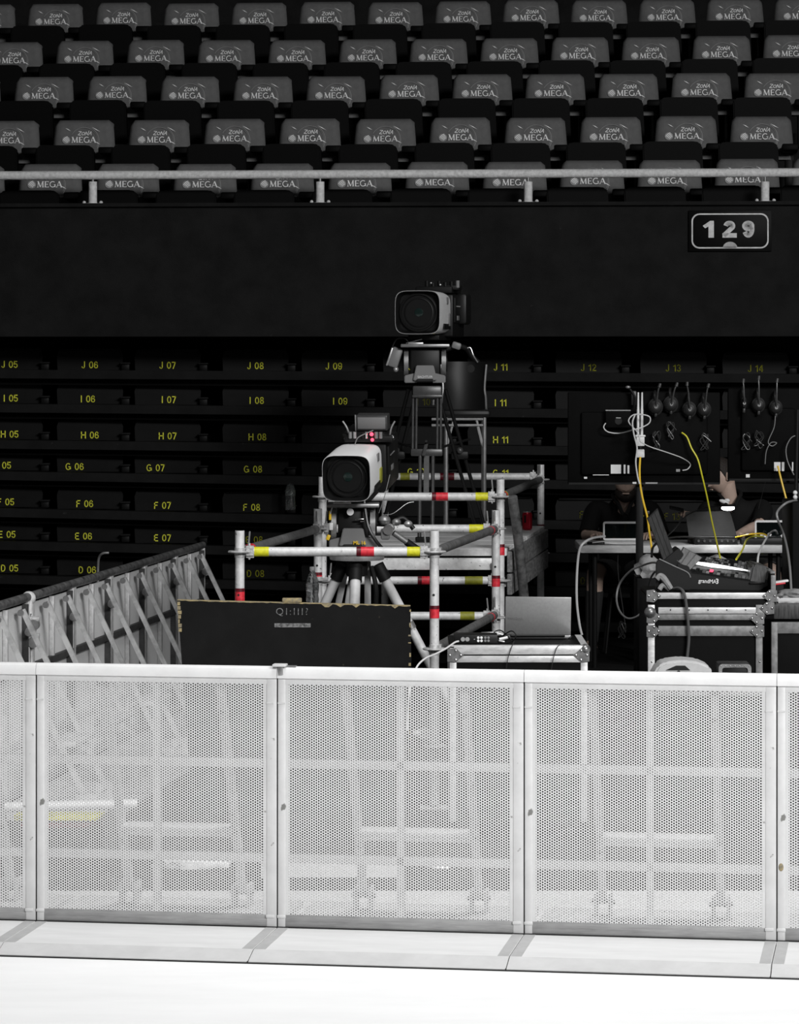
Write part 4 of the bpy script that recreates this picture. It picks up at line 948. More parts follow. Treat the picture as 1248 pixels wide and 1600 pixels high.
# case 1 with the laptop
xa, xb, ya = PX(702, 15.6), PX(918, 15.6), 15.6
yb1 = 16.2; zc1 = PZ(1009, 15.6)
cs = flight_case('flight_case', 'silver-edged black flight case carrying the grey laptop', xa, xb+0.0, ya, yb1, 0, zc1, [(zc1-0.042, zc1-0.001, 'case_alu'), (zc1-0.080, zc1-0.048, 'case_alu')])
ballcorner(cs, xb-0.012, ya+0.012, zc1-0.018, 0.026)
butterfly(cs, xa+0.018, zc1-0.045, ya, 1); butterfly(cs, xb-0.02, zc1-0.045, ya, -1)
mb = MB(); mb.bx(xb+0.002, xb+0.010, ya+0.33, ya+0.36, zc1-0.5, zc1-0.03, 'box_beige', 0.001); mb.build('torn_tape', cs)
# laptop (lid towards us)
xl0, xl1, DLp = PX(789, 15.95), PX(892, 15.95), 15.95
root = thing('laptop', 'grey laptop seen from behind, open on the silver-edged case', 'laptop', ((xl0+xl1)/2, 16.05, zc1))
mb = MB(); mb.box(((xl0+xl1)/2, DLp+0.13, zc1+0.012), (xl1-xl0, 0.23, 0.018), 'laptop_grey', 0.005); mb.build('base', root)
zl1 = PZ(933, 15.9); hh = zl1-zc1-0.02
mxl = Matrix.Translation(((xl0+xl1)/2, DLp, zc1+0.02+hh/2)) @ Matrix.Rotation(R(8), 4, 'X') @ Matrix.Rotation(R(0.6), 4, 'Y')
mb = MB(); mb.mesh(MB().box((0, 0, 0), (xl1-xl0, 0.010, hh), None, 0.004).build('tmp', rel=False).data, 'laptop_grey', mxl); lid = mb.build('lid', root)
mb = MB(); mb.mesh(text_mesh('ThinkBook', 0.017, 0.0005, 0.0003, align='LEFT'), 'case_alu_grey', mxl @ Matrix.Translation((-0.15, -0.0065, -0.012))); mb.build('lid_lettering', lid, smooth=0)
mb = MB(); mb.cyl((xl0+0.03, DLp+0.01, zc1+0.018), (xl1-0.03, DLp+0.01, zc1+0.018), 0.008, 'black_plastic'); mb.build('hinge', root)
for o in list(bpy.data.objects):
    if o.name.startswith('tmp'): bpy.data.objects.remove(o)
# audio interface
xi0, xi1 = PX(709, 15.68), PX(777, 15.68); yi = 15.66
root = thing('audio_interface', 'small black audio interface with front jacks and knobs on the flight case', 'audio interface', ((xi0+xi1)/2, yi+0.07, zc1+0.002))
hI = 0.047
mb = MB(); mb.bx(xi0, xi1, yi, yi+0.14, zc1+0.003, zc1+hI, 'black_plastic', 0.003); mb.build('housing', root)
for i, px in enumerate((723, 730)):
    mb = MB(); mb.lathe([(0.0085, 0), (0.0105, 0.0), (0.0105, 0.004), (0.0085, 0.004)], 'light_metal', 18, Matrix.Translation((PX(px, yi), yi-0.001, zc1+0.026)) @ Matrix.Rotation(R(90), 4, 'X')); mb.build('jack_socket', root)
for px, dz in ((747, 0.034), (752, 0.034), (747, 0.019), (752, 0.019)):
    mb = MB(); mb.cyl((PX(px, yi), yi-0.008, zc1+dz), (PX(px, yi), yi, zc1+dz), 0.0062, 'white_plastic', 14); mb.build('knob', root)
for px, dz in ((758, 0.034), (763, 0.034), (758, 0.019), (763, 0.019)):
    mb = MB(); mb.lathe([(0.004, 0), (0.006, 0.0), (0.006, 0.004), (0.004, 0.004)], 'grey_metal', 14, Matrix.Translation((PX(px, yi), yi-0.001, zc1+dz)) @ Matrix.Rotation(R(90), 4, 'X')); mb.build('jack_socket', root)
mb = MB(); mb.mesh(text_mesh('4x4', 0.009, 0.0004), 'light_metal', Matrix.Translation((PX(740, yi), yi-0.001, zc1+0.026))) if False else mb.box((PX(741, yi), yi-0.001, zc1+0.026), (0.006, 0.002, 0.004), 'light_metal'); mb.build('indicator', root)
def cable(name, label, pts, r, m, plug=None, cat='cable', seg=8):
    mb = MB(); mb.tube(pts, r, m, seg); o = mb.build(name, None); tag(o, label, cat); return o
def CP(lst): return [P(*t) for t in lst]
cable('white_cable', 'white cable dropping from the audio interface over the front barrier', CP([(716, 1002, 15.64), (710, 1004, 15.6), (697, 1013, 15.5), (680, 1022, 15.4), (664, 1029, 15.3), (650, 1044, 15.2), (640, 1075, 15.1), (636, 1140, 15.1)]), 0.0045, 'white_cable')
c_ = Vector((PX(790, 15.75), 15.75, zc1+0.02))
cable('coiled_cable', 'black coiled cable with bright plugs between audio interface and grey laptop', CP([(777, 1000, 15.8), (790, 990, 15.75), (800, 986, 15.72), (806, 994, 15.7), (798, 1003, 15.72), (784, 1004, 15.74), (774, 996, 15.76), (772, 988, 15.78), (782, 985, 15.78), (794, 995, 15.75), (800, 1003, 15.72)]), 0.003, 'black_cable')
root = thing('plug_connectors', 'bright metal plugs lying beside the coiled cable', 'connector', (PX(782, 15.8), 15.8, zc1))
mb = MB(); mb.cyl(P(752, 990, 15.85), P(775, 989, 15.85), 0.007, 'light_metal'); mb.cyl(P(775, 989, 15.85), P(786, 992, 15.85), 0.004, 'white_plastic'); mb.build('long_plug', root)
mb = MB(); mb.cyl(P(780, 999, 15.7), P(793, 996, 15.7), 0.007, 'white_plastic'); mb.cyl(P(779, 1001, 15.7), P(788, 1003, 15.7), 0.005, 'light_metal'); mb.build('short_plug', root)
cable('thin_black_cable', 'thin black cable hanging over the case edge in front of the grey laptop', CP([(893, 994, 15.75), (880, 1003, 15.62), (870, 1012, 15.585), (864, 1030, 15.58), (861, 1048, 15.58)]), 0.0022, 'black_cable')
cable('thin_black_cable', 'thin black cable crossing the case edge below the coiled cable', CP([(803, 1002, 15.62), (798, 1014, 15.585), (793, 1030, 15.58), (791, 1045, 15.58)]), 0.0022, 'black_cable')

# case 2 with the lighting desk
D4 = 17.4; x0c, x1c = PX(1012, D4), PX(1211, D4)
zt4 = PZ(926, D4)
root = thing('flight_case', 'large silver-edged flight case on castors under the lighting desk', 'flight case', ((x0c+x1c)/2, D4+0.35, 0))
xi_r = PX(1191, D4)
mb = MB(); mb.bx(x0c+0.004, xi_r-0.004, D4+0.008, D4+0.68, 0.11, PZ(968, D4), 'case_black'); mb.build('panel_body', root)
mb = MB(); mb.bx(x0c+0.004, x1c-0.006, D4+0.008, D4+0.68, PZ(968, D4)+0.002, zt4-0.03, 'case_black', 0.002); mb.build('tray', root)
for (ya_, yb_, xr_, m_) in ((926, 936, x1c, 'case_alu'), (949, 959, x1c-0.03, 'case_alu'), (959.6, 969, xi_r-0.03, 'case_alu_grey'), (978, 994, xi_r-0.015, 'case_alu_grey')):
    mb = MB(); mb.bx(x0c+(0.055 if ya_ > 940 else 0.01), xr_, D4-0.004, D4+0.012, PZ(yb_, D4), PZ(ya_, D4), m_, 0.003)
    if ya_ == 949:
        for q in range(6): mb.cyl((x0c+0.12+q*0.10, D4-0.0055, PZ(953, D4)), (x0c+0.12+q*0.10, D4-0.003, PZ(953, D4)), 0.004, 'dark_gap', 8)
    mb.build('edge_extrusion', root)
for x_, m_ in ((x0c, 'case_alu'), (xi_r-0.036, 'case_alu_grey')):
    mb = MB(); mb.bx(x_, x_+0.036, D4-0.006, D4+0.03, 0.11, PZ(945, D4), m_, 0.002)
    for z_ in (0.4, 0.7, 0.85): mb.ball((x_+0.02, D4-0.006, z_), 0.006, 'chrome', 8)
    mb.build('corner_angle', root)
mb = MB(); mb.bx(x1c-0.02, x1c, D4+0.02, D4+0.66, zt4-0.04, PZ(897, D4), 'case_black', 0.002); mb.bx(x1c-0.024, x1c+0.003, D4+0.02, D4+0.66, PZ(897, D4), PZ(897, D4)+0.012, 'case_alu_grey', 0.002)
mb.bx(x1c-0.022, x1c+0.004, D4+0.01, D4+0.03, zt4-0.03, PZ(899, D4), 'case_alu_grey', 0.002); mb.build('tray_side', root)
butterfly(root, x0c+0.02, PZ(931, D4)+0.0, D4-0.004, 1); butterfly(root, x0c+0.02, PZ(964, D4), D4-0.004, 1); butterfly(root, x0c+0.02, PZ(986, D4), D4-0.004, 1)
butterfly(root, x1c-0.02, PZ(931, D4), D4-0.004, -1); butterfly(root, x1c-0.035, PZ(950, D4), D4-0.004, -1); butterfly(root, xi_r-0.02, PZ(986, D4), D4-0.004, -1); butterfly(root, xi_r-0.02, PZ(966, D4), D4-0.004, -1)
ballcorner(root, x0c+0.012, D4+0.0, PZ(957, D4), 0.032); ballcorner(root, xi_r+0.002, D4+0.01, PZ(962, D4), 0.018)
for x_ in (x0c+0.09, xi_r-0.09):
    for y_ in (D4+0.1, D4+0.58):
        mb = MB(); mb.cyl((x_-0.02, y_, 0.05), (x_+0.02, y_, 0.05), 0.05, 'rubber'); mb.box((x_, y_, 0.098), (0.07, 0.08, 0.022), 'grey_metal', 0.004); mb.build('castor', root)
mb = MB(); mb.bx(x0c+0.012, x1c-0.01, D4+0.02, D4+0.68, zt4-0.028, zt4-0.012, 'rubber'); mb.build('foam_lining', root)

# ---- lighting desk
DC = D4+0.14
zb5 = zt4-0.006
root = thing('lighting_desk', 'black lighting console with tilted screens and a bright white strip screen, in its open case', 'lighting console', ((x0c+x1c)/2, DC+0.2, zb5-0.006))
def pl(px, py, D=DC): q = P(px, py, D); return (q.x, q.z)
# front body
mb = MB()
mb.prism([pl(1058, 921), pl(1186, 923), pl(1200, 915), pl(1198, 905), pl(1174, 909), pl(1080, 896), pl(1076, 885), pl(1058, 880)], DC, DC+0.02, 'y', 'black_plastic', 0.003)
mb.bx(*(pl(1060, 0)[0], pl(1192, 0)[0]), DC+0.01, DC+0.44, zb5-0.005, pl(0, 912)[1], 'black_plastic', 0.006); mb.build('front_body', root)
# sloped key surface (front edge low, back edge high)
fl, frr = Vector((*[pl(1079, 893)[0]], DC+0.004, pl(0, 893)[1])), Vector((pl(1172, 0)[0], DC+0.004, pl(0, 906)[1]))
DCb = DC+0.36
bl, brr = P(1095, 868, DCb), P(1176, 880, DCb)
def S(u, v, h=0.0):
    a = fl.lerp(frr, u); b_ = bl.lerp(brr, u); n = (frr-fl).cross(bl-fl).normalized(); return a.lerp(b_, v)+n*h
def patch(mb, u0, u1, v0, v1, h0, h1, m):
    b = bmesh.new(); lo = [b.verts.new(S(u, v, h0)) for u, v in ((u0, v0), (u1, v0), (u1, v1), (u0, v1))]; hi = [b.verts.new(S(u, v, h1)) for u, v in ((u0, v0), (u1, v0), (u1, v1), (u0, v1))]
    b.faces.new(lo[::-1]); b.faces.new(hi)
    for i in range(4): b.faces.new((lo[i], lo[(i+1) % 4], hi[(i+1) % 4], hi[i]))
    mb._take(b, m)
mb = MB(); patch(mb, -0.02, 1.0, 0, 1.0, -0.03, 0, 'black_plastic'); mb.build('key_surface', root)
rnd = random.Random(11)
for (u0, u1, v0, v1, nu, nv) in ((0.0, 0.55, 0.02, 0.22, 9, 2), (0.6, 0.98, 0.02, 0.22, 6, 2), (0.12, 0.60, 0.52, 0.92, 11, 4), (0.66, 0.98, 0.50, 0.92, 5, 3)):
    mb = MB()
    for i in range(nu):
        for j in range(nv):
            a = u0+(u1-u0)*i/nu; c = v0+(v1-v0)*j/nv
            patch(mb, a+0.004, a+(u1-u0)/nu-0.004, c+0.01, c+(v1-v0)/nv-0.015, 0, 0.006+0.008*(nu < 7)*rnd.random(), rnd.choice(['key_grey', 'key_grey', 'grey_plastic', 'key_light', 'black_metal']))
    mb.build('key_block', root)
mb = MB(); patch(mb, 0.30, 0.36, 0.08, 0.16, 0.006, 0.012, 'led_red'); mb.build('red_key', root)
# side cheek
mb = MB(); mb.prism([pl(1024, 921), pl(1078, 922), pl(1079, 901), pl(1076, 894), pl(1033, 874), pl(1027, 874), pl(1024, 880)], DC-0.02, DC+0.0, 'y', 'black_plastic', 0.004)
mb.tube([(*[pl(1029, 873)[0]], DC-0.021, pl(0, 873)[1]), (pl(1052, 0)[0], DC-0.021, pl(0, 884)[1]), (pl(1073, 0)[0], DC-0.021, pl(0, 894)[1]), (pl(1078, 0)[0], DC-0.021, pl(0, 902)[1])], 0.004, 'grey_metal', 8); mb.build('side_cheek', root)  # grey tube stands in for the highlight along the cheek's edge
def screen(quad, D, name, rows_, m='black_plastic', lean=0.03):
    # quad px corners: bl, br, tr, tl ; upper corners lean back
    b = bmesh.new(); P4 = [P(px, py, D+(lean if i > 1 else 0)) for i, (px, py) in enumerate(quad)]
    mb = MB(); q0 = [b.verts.new(p) for p in P4]; q1 = [b.verts.new(p+Vector((-0.0, 0.035, 0))) for p in P4]
    b.faces.new(q0); b.faces.new(q1[::-1])
    for i in range(4): b.faces.new((q0[i], q1[i], q1[(i+1) % 4], q0[(i+1) % 4]))
    bmesh.ops.recalc_face_normals(b, faces=b.faces); mb._take(b, m); o = mb.build(name, root)
    for k in range(rows_):  # grey strips paint the vertical reflections on the screen
        b = bmesh.new(); u0, u1 = (k+0.08)/rows_, (k+0.90)/rows_
        def q(u, v): return P4[0].lerp(P4[1], u).lerp(P4[3].lerp(P4[2], u), v)+Vector((0, -0.002, 0))
        b.faces.new([b.verts.new(q(u, v)) for u, v in ((u0, 0.04), (u1, 0.04), (u1, 0.97), (u0, 0.97))])
        bmesh.ops.solidify(b, geom=b.faces[:], thickness=0.001); mb = MB(); mb._take(b, 'screen_grey'); mb.build('screen_strip', o)
mat('screen_grey', 0.10, 0.35, noise=0.7, nscale=14, stretch=(8, 1, 1), dark=0.03)
screen([(1037, 878), (1053, 866), (1027, 794), (1011, 810)], DC+0.10, 'upper_screen', 3)
screen([(1056, 876), (1078, 891), (1097, 871), (1068, 855)], DC+0.06, 'lower_screen', 3)
mb = MB(); mb.prism([pl(1036, 876, DC+.08), pl(1055, 886, DC+.08), pl(1068, 866, DC+.08), pl(1060, 856, DC+.08), pl(1048, 866, DC+.08)], DC+0.06, DC+0.30, 'y', 'black_plastic', 0.004); mb.build('screen_hinge', root)
mb = MB(); mb.mesh(text_mesh('grandMA', 0.030, 0.0006, 0.0004, sx=0.86, align='LEFT', shear=0.0), 'white_plastic', Matrix.Translation((PX(1091, DC), DC-0.0015, PZ(907.5, DC))) @ Matrix.Rotation(R(3.5), 4, 'Y'))
mb.mesh(text_mesh('3', 0.038, 0.0006, 0.0010, sx=0.95, align='LEFT'), 'white_plastic', Matrix.Translation((PX(1117.5, DC), DC-0.0015, PZ(908.5, DC))) @ Matrix.Rotation(R(3.5), 4, 'Y')); mb.build('name_lettering', root, smooth=0)
# padded end
mb = MB(); mb.cyl(P(1190, 909, DC+0.12), P(1184, 884, DC+0.26), 0.001, 'rubber')
mb.prism([pl(1168, 911), pl(1174, 884), pl(1178, 881), pl(1200, 886), pl(1202, 892), pl(1197, 914)], DC-0.004, DC+0.34, 'y', 'screen_grey', 0.012); mb.box((PX(1180, DC), DC-0.006, PZ(911, DC)), (0.07, 0.01, 0.012), 'black_metal', 0.004); mb.build('padded_end', root)
# paper strip
mb = MB(); b = bmesh.new(); pp = [S(-0.03, 0.33, 0.012), S(0.30, 0.28, 0.012), S(1.08, 0.33, 0.016), S(0.80, 0.44, 0.014), S(0.35, 0.50, 0.013), S(0.02, 0.48, 0.013)]
f = b.faces.new([b.verts.new(p) for p in pp]); bmesh.ops.solidify(b, geom=[f], thickness=0.001); mb._take(b, 'lit_screen'); mb.build('letterbox_screen', root, smooth=0)
# glowing gooseneck lamp over the far desk
DLm = 20.6
root = thing('gooseneck_lamp', 'small glowing lamp on a long thin gooseneck above the dark laptop', 'lamp', Vector((PX(1037, 20.78), 20.85, TZ)))
mb = MB(); mb.tube([P(1037, 848, 20.85), P(1042, 838, 20.85)]+CP([(1052, 828, 20.8), (1072, 806, 20.72), (1100, 794, 20.65), (1128, 791, DLm)]), 0.0042, 'hank_black'); mb.build('gooseneck', root)
mb = MB(); q = P(1037, 850, 20.85); mb.cyl((q.x, q.y, TZ), (q.x, q.y, TZ+0.02), 0.035, 'black_metal'); mb.build('lamp_base', root)
q = P(1137, 793, DLm); mb = MB(); mb.box((q.x, DLm, q.z+0.012), (0.095, 0.04, 0.014), 'black_plastic', 0.005); mb.build('lamp_head', root)
mb = MB(); mb.ball((q.x, DLm-0.004, q.z-0.004), (0.043, 0.018, 0.015), 'led_white', 20); mb.build('light_bar', root)
pl_ = bpy.data.lights.new('gooseneck_glow', 'AREA'); pl_.size = 0.07; pl_.energy = 1.6; pl_.shape = 'SQUARE'; lo = bpy.data.objects.new('gooseneck_glow', pl_); COL.objects.link(lo); lo.location = (q.x, DLm, q.z-0.024)

# case 3 at the right edge
D6 = 17.9; x06 = PX(1199, D6)
root = thing('flight_case', 'dark flight case with grey lid cut off by the right edge', 'flight case', (x06+0.35, D6+0.3, 0))
mb = MB(); mb.bx(x06+0.03, x06+0.8, D6+0.01, D6+0.6, 0.1, PZ(970, D6), 'case_black', 0.004); mb.build('panel_body', root)
mb = MB(); mb.bx(x06-0.0, x06+0.8, D6-0.01, D6+0.62, PZ(968, D6), PZ(944, D6), 'screen_grey', 0.014); mb.build('lid', root)
mb = MB(); mb.bx(x06+0.04, x06+0.8, D6, D6+0.02, PZ(990, D6), PZ(972, D6), 'case_alu_grey', 0.003); mb.build('edge_extrusion', root)
mb = MB(); mb.bx(x06+0.02, x06+0.055, D6-0.002, D6+0.03, 0.1, PZ(972, D6), 'case_alu_grey', 0.003); mb.build('corner_angle', root)
for x_ in (x06+0.12, x06+0.7):
    for y_ in (D6+0.1, D6+0.5): mb = MB(); mb.cyl((x_-0.02, y_, 0.05), (x_+0.02, y_, 0.05), 0.05, 'rubber'); mb.box((x_, y_, 0.096), (0.07, 0.08, 0.02), 'grey_metal', 0.003); mb.build('castor', root)
zc6 = PZ(943.5, D6)
root = thing('document_tray', 'pale shallow tray with papers on the dark case at the right edge', 'tray', (x06+0.2, D6+0.2, zc6))
xq = PX(1213, D6)
mb = MB(); mb.bx(xq, xq+0.4, D6+0.03, D6+0.43, zc6, zc6+0.012, 'alu_frame', 0.002); mb.bx(xq, xq+0.4, D6+0.03, D6+0.04, zc6, zc6+0.03, 'alu_frame', 0.002); mb.bx(xq, xq+0.015, D6+0.03, D6+0.43, zc6, zc6+0.035, 'alu_frame', 0.002); mb.build('tray_body', root)
crumple('crumpled_paper', Vector((xq+0.12, D6+0.2, zc6+0.035)), (0.09, 0.10, 0.03), 'cloth_grey', 5, 'crumpled grey paper lying in the pale tray', 'paper')
mb = MB(); mb.box((PX(1222, D6+0.3), D6+0.34, zc6+0.10), (0.075, 0.05, 0.012), 'white_plastic', 0.003, (0, R(-8), 0)); mb.box((PX(1219, D6+0.3), D6+0.335, zc6+0.088), (0.06, 0.05, 0.008), 'red_tape', 0.002, (0, R(-8), 0)); 
mb.bx(PX(1219, D6+0.3)-0.02, PX(1219, D6+0.3)+0.02, D6+0.32, D6+0.36, zc6+0.012, zc6+0.086, 'black_plastic'); tag(mb.build('tape_dispenser', None), 'small white and red gadget standing in the pale tray', 'gadget')
# tall black loudspeaker-like box at right edge
root = thing('equipment_rack', 'tall black equipment rack cut off by the right edge, carrying small white connectors', 'rack', (PX(1262, 18.8), 19.0, 0))
xe = PX(1234, 18.8); mb = MB(); mb.bx(xe, xe+0.5, 18.7, 19.2, 0.1, PZ(783, 18.8), 'case_black', 0.01); mb.build('cabinet', root)
mb = MB(); mb.bx(xe+0.02, xe+0.48, 18.72, 19.18, 0, 0.1, 'rubber'); mb.build('plinth', root)
mb = MB(); mb.cyl(P(1243, 783, 18.9), P(1246, 640, 18.9), 0.011, 'black_metal'); 
for py in (770, 777): mb.ball(P(1242, py, 18.88), 0.014, 'white_plastic', 10)
mb.build('mast', root)

# grey plastic tool box and small riveted case in front
DT = 16.6
q0 = P(1020, 1054, DT); q1 = P(1112, 1054, DT); zt7 = PZ(1033, DT)
root = thing('toolbox', 'pale grey plastic toolbox with an arched handle opening below the lighting desk', 'toolbox', ((q0.x+q1.x)/2, DT+0.1, 0))
mb = MB(); zz_ = 0.50
prof = [pl(1016, 1062, DT), pl(1028, 1040, DT), pl(1040, 1034, DT), pl(1065, 1031, DT), pl(1092, 1034, DT), pl(1110, 1042, DT), pl(1113, 1052, DT), pl(1112, 1066, DT)]
hole = [pl(1040, 1047, DT), pl(1056, 1040, DT), pl(1070, 1040, DT), pl(1078, 1047, DT)]
mb.prism(prof, DT, DT+0.22, 'y', 'box_beige', 0.012)
mb.prism(hole, DT-0.004, DT+0.05, 'y', 'dark_gap', 0.0); mb.cyl(P(1060, 1050, DT)+Vector((0, -0.006, 0)), P(1060, 1050, DT)+Vector((0, 0.02, 0)), 0.008, 'dark_gap', 10)
mb.build('lid', root)
mb = MB(); mb.bx(q0.x+0.01, q1.x-0.01, DT+0.01, DT+0.21, 0.62, PZ(1062, DT), 'box_beige', 0.01); mb.build('box_body', root)
mb = MB(); mb.bx(q0.x-0.02, q1.x+0.26, DT-0.02, DT+0.25, 0.0, 0.618, 'case_black', 0.01); root2 = thing('flight_case', 'low black trunk carrying the pale toolbox and the riveted case', 'trunk', (q0.x, DT, 0)); mb.build('trunk_body', root2)
mb = MB(); mb.bx(q0.x-0.02, q1.x+0.26, DT-0.024, DT-0.018, 0.60, 0.622, 'case_alu_grey', 0.002); mb.build('edge_extrusion', root2)
xr0, xr1 = PX(1123, DT), PX(1174, DT); zr = PZ(1038, DT)
root = thing('riveted_case', 'small dark case with a riveted rim beside the pale toolbox', 'case', ((xr0+xr1)/2, DT+0.1, 0.62))
mb = MB(); mb.bx(xr0, xr1, DT+0.02, DT+0.2, 0.624, zr, 'black_metal', 0.012); mb.build('body', root)
mb = MB(); W_, H_ = xr1-xr0, 0.2
frame_strip(mb, rrect(W_, H_, 0.02), rrect(W_-0.036, H_-0.036, 0.012), 0.0, 0.008, 'case_alu_grey', Matrix.Translation(((xr0+xr1)/2, DT+0.02, zr-H_/2)))
for i in range(7): mb.ball((xr0+0.012+(W_-0.024)*i/6, DT+0.012, zr-0.010), 0.0035, 'light_metal', 8)
for i in range(1, 4):
    for x_ in (xr0+0.01, xr1-0.01): mb.ball((x_, DT+0.012, zr-0.010-0.03*i), 0.0035, 'light_metal', 8)
mb.build('riveted_rim', root)

# ================================================================== hanging monitors, headsets, antenna
DM = 20.05
def monitor(px0, px1, py0, py1, label, D=DM):
    a = P(px0, py0, D); b_ = P(px1, py1, D)
    root = thing('monitor', label, 'monitor', ((a.x+b_.x)/2, D, RZ))
    mb = MB(); mb.bx(a.x, b_.x, D, D+0.035, b_.z, a.z, 'monitor_back', 0.008); mb.bx(a.x+0.08, b_.x-0.08, D-0.03, D, b_.z+0.06, a.z-0.12, 'monitor_back', 0.014); mb.build('rear_shell', root)
    mb = MB(); mb.bx(a.x+0.005, b_.x-0.005, D-0.006, D+0.002, b_.z, b_.z+0.012, 'black_metal'); mb.build('lower_edge', root)
    return root
mat('monitor_back', 0.0030, 0.7, spec=0.08, noise=0.3, nscale=9)
m1 = monitor(887, 1125, 613, 757, 'large black monitor seen from behind, with a white sticker, left of the two')
m2 = monitor(1137, 1262, 607, 751, 'large black monitor seen from behind at right, with three headsets')
def sticker(par, px0, px1, py0, py1, m='white_plastic', D=DM-0.034, th=0.003):
    a = P(px0, py0, D); b_ = P(px1, py1, D); mb = MB(); mb.bx(a.x, b_.x, D-th, D, b_.z, a.z, m); return mb.build('sticker', par, smooth=0)
sticker(m1, 954, 970, 726, 740); sticker(m1, 974, 977, 726, 740); sticker(m1, 980, 983, 727, 740); sticker(m1, 912, 917, 745, 748, D=DM-0.008); sticker(m1, 926, 951, 741.5, 742.6, D=DM-0.03); sticker(m1, 988, 994, 753, 756, D=DM-0.008); sticker(m1, 1008, 1027, 753.5, 756, 'grey_metal', D=DM-0.008)
sticker(m1, 1056, 1062, 733, 737, 'grey_metal'); sticker(m2, 1209, 1219, 722, 736); sticker(m2, 1221, 1225, 722, 736); sticker(m2, 1237, 1239, 722, 736); sticker(m2, 1165, 1171, 741, 746, D=DM-0.008)
# stand of monitor 1 = black pole carrying the antenna; pole for monitor 2
for (px, wpx, par) in ((998.5, 11, m1), (1246, 11, m2)):
    mb = MB(); x_ = PX(px, DM+0.09); mb.bx(x_-wpx/2*DM/F, x_+wpx/2*DM/F, DM+0.04, DM+0.10, RZ+0.01, PZ(640, DM), 'black_metal', 0.004); mb.box((x_, DM+0.1, RZ+0.006), (0.5, 0.4, 0.012), 'black_metal', 0.003); mb.build('stand', par)
q = P(945, 641, DM-0.03); q2 = P(984, 668, DM-0.03)
root = thing('wall_box', 'small black box with a pale upper edge mounted on the left monitor', 'box', ((q.x+q2.x)/2, DM-0.05, q2.z))
mb = MB(); mb.bx(q.x, q2.x, DM-0.085, DM-0.032, q2.z, q.z, 'monitor_back', 0.004); mb.bx(q.x, q2.x, DM-0.088, DM-0.032, q.z-0.003, q.z+0.003, 'grey_metal'); mb.build('housing', root)
mb = MB(); qq = P(966, 658, DM-0.09); mb.cyl(qq, qq+Vector((0, 0.01, 0)), 0.022, 'dark_gap'); mb.box(qq+Vector((0, -0.002, 0.02)), (0.03, 0.004, 0.004), 'light_metal'); mb.build('round_opening', root)
def headset(px, py, sz, boom, label, side=False):
    c = P(px, py, DM-0.07); root = thing('headset', label, 'headset', c, 'headsets hung on the monitors')
    mxr = Matrix.Rotation(R(90), 4, 'X')
    mb = MB(); mb.lathe([(0.030*sz, -0.012), (0.040*sz, -0.008), (0.040*sz, 0.010), (0.032*sz, 0.016), (0.012*sz, 0.019)], 'headset_black', 24, Matrix.Translation((0, 0, 0)) @ mxr @ Matrix.Diagonal((1 if not side else 0.4, 1, 1, 1)))
    mb.lathe([(0.034*sz, 0.012), (0.036*sz, 0.016), (0.031*sz, 0.018)], 'black_metal', 24, mxr @ Matrix.Diagonal((1 if not side else 0.4, 1, 1, 1)))
    mb.build('ear_cup', root, rel=False)
    mb = MB(); mb.lathe([(0.036*sz, -0.03), (0.046*sz, -0.028), (0.046*sz, -0.012), (0.036*sz, -0.01)], 'rubber', 24, mxr @ Matrix.Diagonal((1 if not side else 0.5, 1.15, 1, 1))); mb.build('ear_cushion', root, rel=False)
    mb = MB(); mb.cyl((0, -0.02, -0.0), (0, -0.028, 0), 0.0095, 'chrome', 14); mb.build('pivot_screw', root, rel=False)
    bx_, bz_ = boom
    mb = MB(); mb.tube([(0, -0.024, 0), (bx_*0.3, -0.035, bz_*0.35), (bx_*0.6, -0.035, bz_*0.75), (bx_, -0.03, bz_)], 0.005, 'tube_dark'); mb.cyl((bx_, -0.03, bz_-0.004), (bx_*1.12+0.004, -0.03, bz_+0.02), 0.011, 'tube_dark', 12, 0.009); mb.build('microphone_boom', root, rel=False)
    mb = MB(); mb.tube([(-0.0, 0.01, 0.036), (-0.004, 0.018, 0.075), (0.0, 0.05, 0.095), (0.0, 0.085, 0.085), (0.0, 0.095, 0.04)], 0.009, 'headset_black', 8); mb.build('headband', root, rel=False)
    mb = MB(); mb.box((0, 0.0, -0.045), (0.018, 0.015, 0.03), 'headset_black', 0.005); mb.build('yoke', root, rel=False)
mat('headset_black', 0.022, 0.4, spec=0.4)
ins = 'hanging headset on the left monitor, '
headset(1024, 636, 1.0, (0.020, 0.125), 'black headset hanging leftmost of four on the left monitor'); headset(1048, 632, 1.0, (0.030, 0.115), 'black headset hanging second of four on the left monitor, boom tilted right')
headset(1077, 640, 0.95, (-0.018, 0.15), 'black headset hanging third of four on the left monitor, boom upright'); headset(1100, 640, 0.95, (0.02, 0.14), 'black headset hanging rightmost of four on the left monitor')
headset(1162, 630, 0.8, (-0.008, 0.13), 'black headset hanging edge-on at the left of the right monitor', True); headset(1185, 633, 0.9, (-0.004, 0.16), 'black headset hanging in the middle of the three on the right monitor'); headset(1212, 637, 0.9, (0.002, 0.16), 'black headset hanging rightmost of three on the right monitor')
# a lone grey handset at the antenna's left
root = thing('desk_microphone', 'small grey microphone head sticking up left of the white antenna', 'microphone', P(986, 630, DM-0.06))
mb = MB(); mb.tube(CP([(990, 640, DM-0.06), (991, 620, DM-0.06), (984, 608, DM-0.06)]), 0.007, 'rubber'); mb.build('neck', root)
mb = MB(); mb.ball(P(981, 605, DM-0.06), (0.016, 0.012, 0.010), 'grey_metal', 12); mb.box(P(990, 622, DM-0.05), (0.035, 0.02, 0.09), 'headset_black', 0.008); mb.build('head', root)
